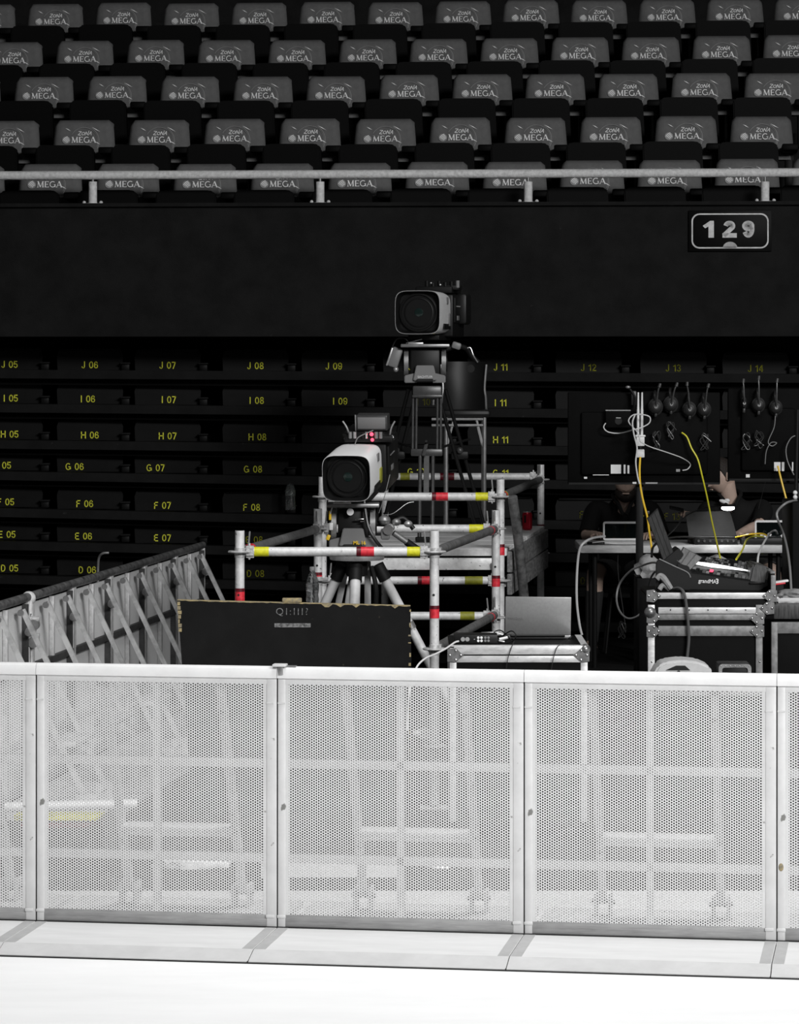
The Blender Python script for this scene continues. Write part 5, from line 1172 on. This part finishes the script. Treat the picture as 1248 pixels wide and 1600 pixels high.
# antenna
DA = 19.9
root = thing('wifi_antenna', 'white outdoor antenna unit with two upright rods on the black pole', 'antenna', P(1000, 715, DA))
mb = MB(); mb.bx(PX(993.5, DA), PX(1006.5, DA), DA-0.02, DA+0.02, PZ(697, DA), PZ(680, DA), 'white_plastic', 0.005); mb.box(P(1000, 681, DA), (0.062, 0.05, 0.012), 'white_plastic', 0.003)
mb.bx(PX(993.5, DA), PX(1006.5, DA), DA-0.02, DA+0.02, PZ(715, DA), PZ(702, DA), 'white_plastic', 0.006); mb.cyl(P(1000, 704, DA), P(1000, 693, DA), 0.014, 'rubber'); mb.build('housing', root)
for px in (996.5, 1002.5):
    a = P(px, 680, DA); b_ = P(px+0.4, 613, DA); mb = MB(); mb.cyl(a, a.lerp(b_, 0.6), 0.0085, 'white_plastic', 14, 0.0085); mb.cyl(a.lerp(b_, 0.6), b_, 0.0075, 'white_plastic', 14, 0.005); mb.build('antenna_rod', root)
mb = MB(); mb.beam(P(1000, 706, DA)+Vector((0, 0.02, 0)), P(1000, 706, DA)+Vector((0, 0.15, 0)), 0.02, 0.02, 'black_metal'); mb.build('pole_clamp', root)
# cables
DCb2 = 19.8
cable('white_cable', 'white cable looping from the small black box around the antenna rods', CP([(946, 661, DM-0.1), (943, 668, DM-0.1), (950, 675, DM-0.1), (968, 677, DM-0.1), (988, 672, DCb2), (1002, 668, DCb2), (1014, 661, DCb2), (1015, 652, DCb2), (1005, 648, DCb2), (990, 648, DCb2), (982, 656, DCb2), (985, 664, DCb2), (996, 676, DCb2), (1000, 690, DCb2)]), 0.004, 'white_cable')
cable('white_cable', 'white cable hanging left of the antenna down to the operator table', CP([(992, 648, DCb2-.02), (988, 660, DCb2-.02), (990, 678, DCb2-.02), (995, 700, DCb2-.02), (993, 722, DCb2-.02), (996, 745, DCb2-.02), (999, 756, DCb2-.02)]), 0.005, 'white_cable')
cable('white_cable', 'thin white cable sagging right from the antenna to the left monitor', CP([(1000, 690, DCb2-.01), (1015, 698, DCb2), (1045, 708, DCb2+.05), (1066, 716, DCb2+.1), (1078, 725, DM-.05), (1074, 733, DM-.05), (1066, 735, DM-.05)]), 0.0035, 'white_cable')
cable('yellow_cable', 'orange-yellow cable running from the antenna down the black pole', CP([(1000, 714, DCb2), (999, 735, DCb2), (1000, 757, DCb2), (1004, 780, DCb2), (1011, 808, DCb2), (1014, 830, DCb2), (1017, 850, DCb2), (1019, 872, DCb2-.1), (1022, 888, DCb2-.3), (1025, 900, 18.9)]), 0.0065, 'yellow_cable')
cable('yellow_cable', 'thin yellow cable hanging from the left monitor in front of the dark laptop', CP([(1065, 676, DM-.06), (1073, 683, DM-.08), (1080, 700, DM-.1), (1090, 718, DM-.12), (1097, 745, DM-.2), (1104, 775, DM-.4), (1112, 815, 19.2), (1120, 850, 18.6), (1125, 872, 18.0)]), 0.005, 'lime_cable')
cable('yellow_cable', 'yellow cable hanging from the sticker on the right monitor', CP([(1215, 728, DM-.08), (1219, 745, DM-.1), (1226, 772, DM-.12), (1234, 800, DM-.15)]), 0.006, 'yellow_cable')
cable('yellow_cable', 'yellow cable curving on the table between forearm and white connectors', CP([(1148, 840, 20.6), (1158, 838, 20.55), (1172, 835, 20.5), (1190, 834, 20.5), (1200, 838, 20.5)]), 0.006, 'yellow_cable')
cable('yellow_cable', 'lime yellow cable dropping from the table to the lighting desk', CP([(1192, 839, 20.4), (1178, 838, 20.0), (1166, 844, 19.4), (1160, 858, 18.8), (1150, 874, 18.1)]), 0.006, 'lime_cable')
cable('grey_cable', 'pale arched cable rising behind the padded end of the lighting desk', CP([(1183, 884, 17.95), (1185, 866, 18.1), (1193, 848, 18.6), (1203, 833, 19.4), (1211, 829, 20.0), (1214, 834, 20.2)]), 0.006, 'white_cable')
cable('grey_cable', 'pale cable drooping over the left end of the operator table to the floor', CP([(945, 838, 20.7), (925, 841, 20.65), (910, 850, 20.6), (904, 865, 20.6), (901, 900, 20.6), (901, 940, 20.6), (905, 975, 20.6), (909, 992, 20.6)]), 0.008, 'white_cable')
cable('grey_cable', 'large open loop of grey cable beside the lighting desk case', CP([(1040, 884, 17.9), (1022, 879, 18.2), (1005, 883, 18.4), (985, 892, 18.5), (968, 912, 18.6), (963, 935, 18.6), (968, 955, 18.6), (980, 966, 18.6), (995, 963, 18.6), (1006, 950, 18.6), (1012, 925, 18.5), (1016, 905, 18.3), (1024, 893, 18.1), (1040, 890, 17.9)]), 0.006, 'grey_cable')
cable('black_cable', 'black cable arching from the table to the lighting desk screens', CP([(1018, 870, 18.1), (1020, 855, 18.2), (1032, 845, 18.6), (1050, 840, 19.2), (1075, 839, 19.9), (1105, 840, 20.5), (1150, 840, 20.6)]), 0.007, 'black_metal')
cable('black_cable', 'dark cable hanging over the front of the lighting desk case', CP([(1048, 921, DC-0.05), (1060, 919, DC-0.12), (1068, 926, D4-0.03), (1072, 945, D4-0.03), (1075, 975, D4-0.03), (1076, 1000, D4-0.03), (1073, 1030, D4-0.03)]), 0.008, 'key_grey')
cable('grey_cable', 'grey cable loop hanging at the right edge before the rack', CP([(1244, 782, 18.8), (1228, 786, 18.68), (1214, 800, 18.68), (1216, 815, 18.68), (1224, 835, 18.8), (1230, 860, 18.6), (1234, 890, 18.4), (1236, 925, 18.3)]), 0.007, 'grey_cable')
cable('grey_cable', 'grey cable arc in front of the right monitor', CP([(1247, 680, DM-.1), (1236, 684, DM-.1), (1228, 700, DM-.1), (1230, 720, DM-.1), (1240, 742, DM-.1)]), 0.0035, 'grey_cable')
cable('grey_cable', 'thin grey cable below the rightmost headset', CP([(1211, 650, DM-.08), (1209, 668, DM-.08), (1200, 690, DM-.08), (1206, 697, DM-.08), (1213, 692, DM-.08), (1204, 692, DM-.08), (1197, 705, DM-.08), (1195, 725, DM-.08)]), 0.0028, 'grey_cable')
for i, (px, py, lb) in enumerate(((1048, 672, 'dark tangled cable hank on the left monitor below the second headset'), (1026, 688, 'dark tangled cable hank on the left monitor below the leftmost headset'), (1102, 690, 'dark tangled cable hank on the left monitor below the rightmost headset'), (1166, 690, 'dark cable hank low on the right monitor, left one'), (1185, 686, 'dark cable hank low on the right monitor, right one'), (972, 985, 'dark tangled cable hank hanging under the operator table'))):
    rnd = random.Random(i+20); c = P(px, py, DM-0.08 if py < 900 else 20.4); pts = []
    for k in range(14): pts.append(c+Vector((0.035*cos(k*1.9)*(0.4+rnd.random()*0.6), 0.01*rnd.random(), 0.06*sin(k*1.3)*(0.6+0.4*rnd.random()))))
    if py > 900: pts = [Vector((c.x, 20.8, TZ-0.055)), Vector((c.x, 20.76, TZ-0.2))]+pts
    cable('cable_hank', lb, pts, 0.003, 'hank_black', seg=6)

# ---- things on the tables
def white_laptop(px0, px1, py0, py1, label, D=20.95):
    a = P(px0, py0, D); b_ = P(px1, py1, D); root = thing('laptop', label, 'laptop', ((a.x+b_.x)/2, D+0.1, TZ))
    mb = MB(); mb.bx(a.x, b_.x, D-0.14, D+0.0, TZ+0.002, TZ+0.018, 'white_plastic', 0.004); mb.build('base', root)
    mb = MB(); frame_strip(mb, [(p[0], p[1]) for p in rrect(b_.x-a.x, a.z-TZ-0.02, 0.015)], [(p[0], p[1]) for p in rrect(b_.x-a.x-0.022, a.z-TZ-0.046, 0.006)], 0, 0.012, 'white_plastic', Matrix.Translation(((a.x+b_.x)/2, D+0.012, (a.z+TZ+0.02)/2))); mb.build('white_rim', root)
    mb = MB(); mb.bx(a.x+0.010, b_.x-0.010, D+0.003, D+0.011, TZ+0.03, a.z-0.010, 'glass_dark'); mb.build('screen_panel', root)
white_laptop(942, 1001, 815, 849, 'white-rimmed dark screen in front of the bearded operator'); white_laptop(1179, 1238, 813, 850, 'white-rimmed dark screen at the right end of the table')
a = P(1068, 800, 20.95); b_ = P(1152, 843, 20.95)
root = thing('laptop', 'dark laptop seen from behind, standing before the second operator', 'laptop', ((a.x+b_.x)/2, 21.05, TZ))
mb = MB(); mb.prism([pl(1070, 800, 20.95), pl(1140, 798, 20.95), pl(1151, 838, 20.95), pl(1076, 841, 20.95)], 20.94, 20.95, 'y', 'laptop_black', 0.002); mb.build('lid', root)
mb = MB(); mb.bx(P(1078, 0, 20.95).x, P(1150, 0, 20.95).x, 20.95, 21.16, TZ+0.002, TZ+0.022, 'laptop_black', 0.004); mb.build('base', root)
root = thing('patch_box', 'black connector box with chrome sockets under the dark laptop', 'connector box', P(1120, 850, 20.82))
x0_, x1_ = PX(1085, 20.8), PX(1152, 20.8); mb = MB(); mb.bx(x0_, x1_, 20.80, 20.92, TZ+0.001, TZ+0.05, 'black_plastic', 0.004); mb.build('housing', root)
for i in range(7): mb = MB(); mb.cyl((x0_+0.025+i*0.037, 20.792, TZ+0.025), (x0_+0.025+i*0.037, 20.802, TZ+0.025), 0.008, 'tube_dark', 14); mb.build('socket', root)
root = thing('power_strip', 'black box with white connectors at the right of the table', 'connector box', P(1195, 845, 20.82))
x0_, x1_ = PX(1158, 20.8), PX(1228, 20.8); mb = MB(); mb.bx(x0_, x1_, 20.80, 20.90, TZ+0.001, TZ+0.04, 'black_plastic', 0.004); mb.build('housing', root)
for i, px in enumerate((1190, 1196, 1202, 1222, 1228)):
    mb = MB(); mb.box(P(px, 835+(i % 2)*3, 20.82), (0.022, 0.03, 0.016), 'white_plastic', 0.003, (0, 0.3*i, 0)); mb.build('plug', root)
mb = MB(); mb.box(P(934, 849, 20.85), (0.14, 0.06, 0.018), 'black_plastic', 0.008); o = mb.build('computer_mouse', None); o.location.z += 0.0; tag(o, 'flat black device on the table by the bearded operator\'s arm', 'device')
cable('white_cable', 'white cable lying along the front edge of the left table', CP([(925, 848, 20.76), (945, 846, 20.76), (970, 848, 20.76), (990, 848, 20.76), (1004, 846, 20.76)]), 0.004, 'white_cable')
mb = MB(); mb.prism([pl(1094, 878, 18.35), pl(1142, 884, 18.35), pl(1136, 874, 18.35), pl(1122, 866, 18.35), pl(1100, 874, 18.35)], 18.3, 18.4, 'y', 'cloth_grey', 0.004)
q = P(1118, 880, 18.35); mb.bx(q.x-0.12, q.x+0.12, 18.12, 18.42, zt4-0.02, q.z, 'cloth_dark'); tag(mb.build('folded_cloth', None), 'grey folded cloth bunched behind the lighting desk', 'cloth')
crumple('grey_bag', P(1014, 890, 18.95), (0.075, 0.08, 0.085), 'cloth_grey', 12, 'pale grey bag between black pole and lighting desk', 'bag')
root = thing('equipment_box', 'tall dark box under the pale grey bag beside the black pole', 'box', P(1012, 1060, 18.95)); zq = P(0, 902, 18.95).z; root.location.z = 0
mb = MB(); mb.box((PX(1014, 18.95), 18.98, zq/2), (0.16, 0.24, zq), 'case_black', 0.01); mb.build('box_body', root); mb = MB(); mb.box((PX(1014, 18.95), 18.855, zq*0.85), (0.09, 0.012, 0.018), 'black_metal', 0.004); mb.build('handle', root)
root = thing('cloth_strap', 'crumpled grey strap at the left corner of the lighting desk case', 'strap', P(1036, 915, DC-0.06))
mb = MB(); mb.tube(CP([(1026, 905, DC-0.05), (1032, 900, DC-0.05), (1040, 908, DC-0.06), (1048, 920, DC-0.06)]), lambda t: 0.018-0.008*abs(t-0.5), 'cloth_grey', 8); mb.tube(CP([(1030, 921, DC-0.05), (1036, 914, DC-0.05), (1046, 921, DC-0.05)]), 0.013, 'cloth_grey', 8); mb.build('strap', root)

# ================================================================== people
def skinmesh(name, verts, edges, radii, m, sub=2, root=0):
    me = bpy.data.meshes.new(name); me.from_pydata([tuple(v) for v in verts], edges, []); o = bpy.data.objects.new(name, me); COL.objects.link(o)
    md = o.modifiers.new('s', 'SKIN'); md.branch_smoothing = 0.6
    for i, r in enumerate(radii):
        sv = me.skin_vertices[0].data[i]; sv.radius = r if isinstance(r, tuple) else (r, r); sv.use_root = (i == root)
    sb = o.modifiers.new('u', 'SUBSURF'); sb.levels = sub; sb.render_levels = sub
    dg = bpy.context.evaluated_depsgraph_get(); out = bpy.data.meshes.new_from_object(o.evaluated_get(dg)); bpy.data.objects.remove(o)
    return out
def hand(V, E, Rr, wi, fwd, up, s=1.0, curl=0.5, right=1):
    """palm and five fingers grown from wrist vertex wi"""
    fwd = Vector(fwd).normalized(); up = Vector(up).normalized(); sd = fwd.cross(up).normalized()*right
    wv = Vector(V[wi]); pm = len(V); V.append(wv+fwd*0.045*s); E.append((wi, pm)); Rr.append((0.030*s, 0.016*s))
    for k, (off, ln) in enumerate(((0.028, 0.062), (0.010, 0.072), (-0.010, 0.068), (-0.027, 0.052))):
        a = len(V); V.append(wv+fwd*0.088*s+sd*off*s); E.append((pm, a)); Rr.append(0.0095*s)
        c = curl*(1+0.12*k); d1 = (fwd*cos(c*0.6)-up*sin(c*0.6)); d2 = (fwd*cos(c*1.5)-up*sin(c*1.5)); p1 = V[a]+d1*ln*0.5*s; p2 = p1+d2*ln*0.5*s
        V.append(p1); E.append((a, a+1)); Rr.append(0.0085*s); V.append(p2); E.append((a+1, a+2)); Rr.append(0.0070*s)
    a = len(V); V.append(wv+fwd*0.035*s+sd*0.034*s-up*0.004); E.append((pm, a)); Rr.append(0.011*s); V.append(V[a]+(fwd*0.7+sd*0.6-up*0.3).normalized()*0.032*s); E.append((a, a+1)); Rr.append(0.0095*s); V.append(V[a+1]+(fwd-up*0.4).normalized()*0.026*s); E.append((a+1, a+2)); Rr.append(0.008*s)
def person(label, loc, J, tilt, yaw, beard, group='operators at the control position'):
    root = thing('person', label, 'person', loc, group)
    V = []; E = []; Rd = []
    def add(p, r, par=None): V.append(Vector(p)); Rd.append(r); (E.append((par, len(V)-1)) if par is not None else None); return len(V)-1
    pel = add(J['pelvis'], (0.155, 0.115)); wst = add(J['waist'], (0.145, 0.11), pel); ch = add(J['chest'], (0.165, 0.12), wst); nb = add(J['neck'], (0.065, 0.065), ch); nk = add(J['head'].lerp(J['neck'], 0.45), 0.055, nb)
    wr = {}
    for sd in 'LR':
        s0 = add(J['sh'+sd], 0.062, ch); mid = add(J['sh'+sd].lerp(J['el'+sd], 0.5), 0.048, s0); e = add(J['el'+sd], 0.042, mid); f = add(J['el'+sd].lerp(J['wr'+sd], 0.35), 0.042, e); wv = add(J['wr'+sd], (0.027, 0.022), f); wr[sd] = wv
        h_ = add(J['hip'+sd], 0.088, pel); k_ = add(J['hip'+sd].lerp(J['kn'+sd], 0.5), 0.082, h_); kn = add(J['kn'+sd], 0.060, k_); cf = add(J['kn'+sd].lerp(J['an'+sd], 0.35), 0.058, kn); an = add(J['an'+sd], 0.038, cf); ft = add(J['an'+sd]+Vector((0, -0.15, -0.06)), (0.04, 0.025), an)
    for sd in 'LR': hand(V, E, Rd, wr[sd], J['wr'+sd]-J['el'+sd].lerp(J['wr'+sd], 0.3), J.get('up'+sd, (0, 0, 1)), 1.0, J.get('curl'+sd, 0.7), 1 if sd == 'L' else -1)
    body = skinmesh('body', V, E, Rd, 'skin')
    mb = MB(); mb.mesh(body, 'skin')
    # head with face
    hm = Matrix.Translation(J['head']) @ Matrix.Rotation(R(yaw), 4, 'Z') @ Matrix.Rotation(R(tilt), 4, 'X')
    hb = bmesh.new(); bmesh.ops.create_uvsphere(hb, u_segments=28, v_segments=20, radius=1)
    for v in hb.verts:
        x, y, z = v.co; zz = z; wfac = 1 if zz > -0.1 else 1-0.38*((-zz-0.1)/0.9)**1.2
        nx = x*0.076*wfac; ny = y*0.096*(1 if zz > 0 else 1-0.15*(-zz)); nz = z*0.118
        if y < 0 and zz < -0.3: ny -= 0.010
        d = math.hypot(x, (zz+0.08)*1.4)
        if y < -0.5 and abs(x) < 0.22 and -0.42 < zz < 0.12: ny -= 0.022*(1-abs(x)/0.22)*(0.12-zz)/0.54
        for ex in (-0.36, 0.36):
            if y < 0 and math.hypot(x-ex, zz-0.10) < 0.2: ny += 0.008
        v.co = (nx, ny, nz)
    mb._take(hb, 'skin', hm)
    for ex in (-1, 1):
        mb.ball(hm @ Vector((ex*0.077, 0.008, -0.005)), (0.010, 0.018, 0.030), 'skin', 12); 
    mb.tube([hm @ Vector((-0.022, -0.098, -0.062)), hm @ Vector((0, -0.104, -0.060)), hm @ Vector((0.022, -0.098, -0.062))], 0.005, 'skin', 8)
    mb.cyl(J['neck']-Vector((0, 0, 0.03)), hm @ Vector((0, 0.02, -0.05)), 0.058, 'skin', 20)
    mb.build('body', root)
    for ex in (-1, 1):
        mb = MB(); mb.ball(hm @ Vector((ex*0.029, -0.078, 0.012)), 0.011, 'white_plastic', 10); mb.ball(hm @ Vector((ex*0.029, -0.087, 0.010)), 0.005, 'rubber', 8); mb.build('eye', root)
    hb = bmesh.new(); bmesh.ops.create_uvsphere(hb, u_segments=24, v_segments=16, radius=1)
    for v in hb.verts:
        x, y, z = v.co
        if y < -0.1: z = max(z, 0.42) 
        else: z = max(z, -0.35)
        v.co = (x*0.083, y*0.103+0.004, z*0.125+0.004)
    mb = MB(); mb._take(hb, 'hair', hm); mb.build('hair', root)
    if beard:
        hb = bmesh.new(); bmesh.ops.create_uvsphere(hb, u_segments=24, v_segments=14, radius=1)
        for v in hb.verts:
            x, y, z = v.co; y = min(y, 0.25); z = min(z, 0.45-0.3*(abs(x) < 0.35)); v.co = (x*0.070*(1-0.25*max(0, -z)), y*0.072-0.040, z*0.062-0.085)
        mb = MB(); mb._take(hb, 'hair', hm); mb.build('beard', root)
    # clothes follow the body surface
    def bones():
        B = [('torso', J['pelvis'], J['waist'], 1), ('torso', J['waist'], J['chest'], 1), ('neckb', J['chest'], J['neck'], 1)]
        for sd in 'LR':
            B += [('torso', J['chest'], J['sh'+sd], 1), ('sleeve', J['sh'+sd], J['el'+sd], 1), ('skin', J['el'+sd], J['wr'+sd], 1), ('skin', J['wr'+sd], J['wr'+sd]+(J['wr'+sd]-J['el'+sd]).normalized()*0.2, 1),
                  ('thigh', J['hip'+sd], J['kn'+sd], 1), ('calf', J['kn'+sd], J['an'+sd], 1), ('skin', J['an'+sd], J['an'+sd]+Vector((0, -0.15, -0.06)), 1), ('thigh', J['pelvis'], J['hip'+sd], 1)]
        B.append(('skin', J['neck'], J['head'], 1)); return B
    BB = bones()
    def cut(keep, off, matn):
        b = bmesh.new(); b.from_mesh(body); b.normal_update(); kill = []
        for f in b.faces:
            c = f.calc_center_median(); best = (9, None, 0)
            for nm, a, e, _ in BB:
                d = e-a; t = max(0, min(1, (c-a).dot(d)/d.length_squared)); q = (c-(a+d*t)).length
                if q < best[0]: best = (q, nm, t)
            v_neck = matn == 'cloth_black' and c.y < J['neck'].y-0.02 and abs(c.x-J['neck'].x) < 0.055*max(0, (c.z-(J['neck'].z-0.10)))/0.10+0.008 and c.z > J['neck'].z-0.10
            if v_neck or not keep(best[1], best[2]): kill.append(f)
        bmesh.ops.delete(b, geom=kill, context='FACES')
        for v in b.verts: v.co = v.co+v.normal*off
        r = bmesh.ops.solidify(b, geom=b.faces[:], thickness=0.006)
        mb = MB(); mb._take(b, matn); return mb
    st = cut(lambda n, t: n == 'torso' or (n == 'sleeve' and t < 0.9) or (n == 'neckb' and t < 0.8), 0.016, 'cloth_black').build('shirt', root, smooth=70)
    cut(lambda n, t: n == 'thigh' and t < 0.86, 0.012, 'cloth_dark').build('shorts', root, smooth=70)
    cut(lambda n, t: n == 'calf' and t > 0.28, 0.006, 'cloth_dark').build('socks', root, smooth=70)
    n_ = J['neck']; mb = MB()
    for sx_ in (-1, 1): mb.tube([(n_.x+sx_*0.012, n_.y-0.125, n_.z-0.095), (n_.x+sx_*0.045, n_.y-0.105, n_.z-0.02), (n_.x+sx_*0.075, n_.y-0.03, n_.z+0.025), (n_.x+sx_*0.05, n_.y+0.06, n_.z+0.045)], 0.013, 'cloth_black', 8)
    mb.build('collar', st)
    for sd in 'LR':
        a = J['an'+sd]; mb = MB(); mb.ball(a+Vector((0, -0.08, -0.055)), (0.05, 0.13, 0.045), 'rubber', 16); mb.build('shoe', root)
    return root
x1 = PX(975, 21.7); Y = 21.78
J = dict(pelvis=Vector((x1, Y+0.16, 0.90)), waist=Vector((x1, Y+0.14, 1.06)), chest=Vector((x1, Y+0.05, 1.22)), neck=Vector((x1, Y, 1.375)), head=Vector((x1+0.005, Y-0.10, 1.515)),
         shL=Vector((x1-0.185, Y+0.04, 1.315)), shR=Vector((x1+0.185, Y+0.04, 1.315)), elL=Vector((x1-0.255, Y-0.10, 1.13)), elR=Vector((x1+0.25, Y-0.10, 1.13)),
         wrL=Vector((x1-0.20, Y-0.42, TZ+0.035)), wrR=Vector((x1+0.14, Y-0.45, TZ+0.035)), hipL=Vector((x1-0.09, Y+0.14, 0.88)), hipR=Vector((x1+0.09, Y+0.14, 0.88)),
         knL=Vector((PX(930, 21.45), 21.45, PZ(893, 21.45))), knR=Vector((x1+0.2, 21.45, 0.90)), anL=Vector((PX(924, 21.5), 21.5, RZ+0.10)), anR=Vector((x1+0.2, 21.55, RZ+0.10)), curlL=0.4, curlR=0.5)
person('seated bearded person in a black polo shirt and shorts, head bowed behind the left monitor', (x1, Y, RZ), J, 22, 0, True)
x2 = PX(1150, 21.9); Y2 = 21.95
J = dict(pelvis=Vector((x2+0.05, Y2+0.16, 0.90)), waist=Vector((x2+0.04, Y2+0.14, 1.05)), chest=Vector((x2+0.01, Y2+0.04, 1.22)), neck=Vector((x2-0.045, Y2-0.03, 1.385)), head=Vector((x2-0.105, Y2-0.08, 1.53)),
         shL=Vector((x2-0.19, Y2, 1.30)), shR=Vector((x2+0.20, Y2+0.03, 1.31)), elL=Vector((x2-0.25, Y2-0.22, 1.17)), elR=Vector((x2+0.13, Y2-0.24, 1.20)),
         wrL=Vector((PX(1078, 21.35), 21.38, PZ(806, 21.35))), wrR=Vector((x2-0.03, Y2-0.55, TZ+0.045)), hipL=Vector((x2-0.05, Y2+0.14, 0.88)), hipR=Vector((x2+0.14, Y2+0.14, 0.88)),
         knL=Vector((x2-0.14, 21.5, 0.91)), knR=Vector((x2+0.2, 21.5, 0.91)), anL=Vector((x2-0.14, 21.55, RZ+0.10)), anR=Vector((x2+0.2, 21.55, RZ+0.10)), curlL=0.9, upL=(0.1, -0.3, 1), curlR=0.5)
person('person in a black shirt leaning left and holding a phone behind the dark laptop', (x2, Y2, RZ), J, 20, -72, False)
mb = MB(); q = P(1057, 795, 21.30); mb.box(q, (0.095, 0.065, 0.010), 'black_metal', 0.003, (R(12), R(12), 0)); tag(mb.build('phone', None), 'dark phone held in the raised hand of the right operator', 'phone')
for i, (xx, yy, lb) in enumerate(((x1, Y+0.18, 'black stool under the bearded operator'), (x2+0.05, Y2+0.18, 'black stool under the operator holding a phone'))):
    root = thing('stool', lb, 'stool', (xx, yy, RZ), 'stools of the operators')
    mb = MB(); mb.cyl((xx, yy, 0.745), (xx, yy, 0.785), 0.17, 'rubber', 28); mb.build('seat', root)
    for k in range(4):
        a = R(45+90*k); mb = MB(); mb.cyl((xx+0.16*cos(a), yy+0.16*sin(a), RZ), (xx+0.10*cos(a), yy+0.10*sin(a), 0.75), 0.011, 'black_metal', 12); mb.build('leg', root)
root = thing('name_badge', 'small yellow and grey badges on the bearded person\'s shirt', 'badge', P(1003, 806, 21.6))
mb = MB(); mb.box(P(1003, 806, 21.55), (0.02, 0.004, 0.02), 'lime_cable', 0.001, (0, R(45), 0)); mb.build('yellow_badge', root)
mb = MB(); mb.box(P(1012, 801, 21.55), (0.02, 0.004, 0.02), 'grey_metal', 0.002); mb.build('grey_badge', root)
pr = bpy.data.objects['person.001']; q = P(1131, 784, Y2-0.145); mb = MB(); mb.ball(q, (0.035, 0.012, 0.014), 'paper', 12, (0, 0.3, 0)); mb.ball(q+Vector((0.02, 0, 0.008)), (0.02, 0.012, 0.014), 'paper', 12); mb.build('shirt_emblem', pr)
mb = MB(); mb.tube([lowpt(158, 918)+Vector((0, -0.25, 0)), lowpt(158, 885)+Vector((0, -0.25, 0)), lowpt(160, 868)+Vector((0, -0.27, 0)), lowpt(166, 861)+Vector((0, -0.3, 0)), lowpt(176, 860)+Vector((0, -0.3, 0))], 0.009, 'light_metal'); tag(mb.build('bent_rod', None), 'thin bent metal rod rising above the left barrier run near number D 06', 'rod')
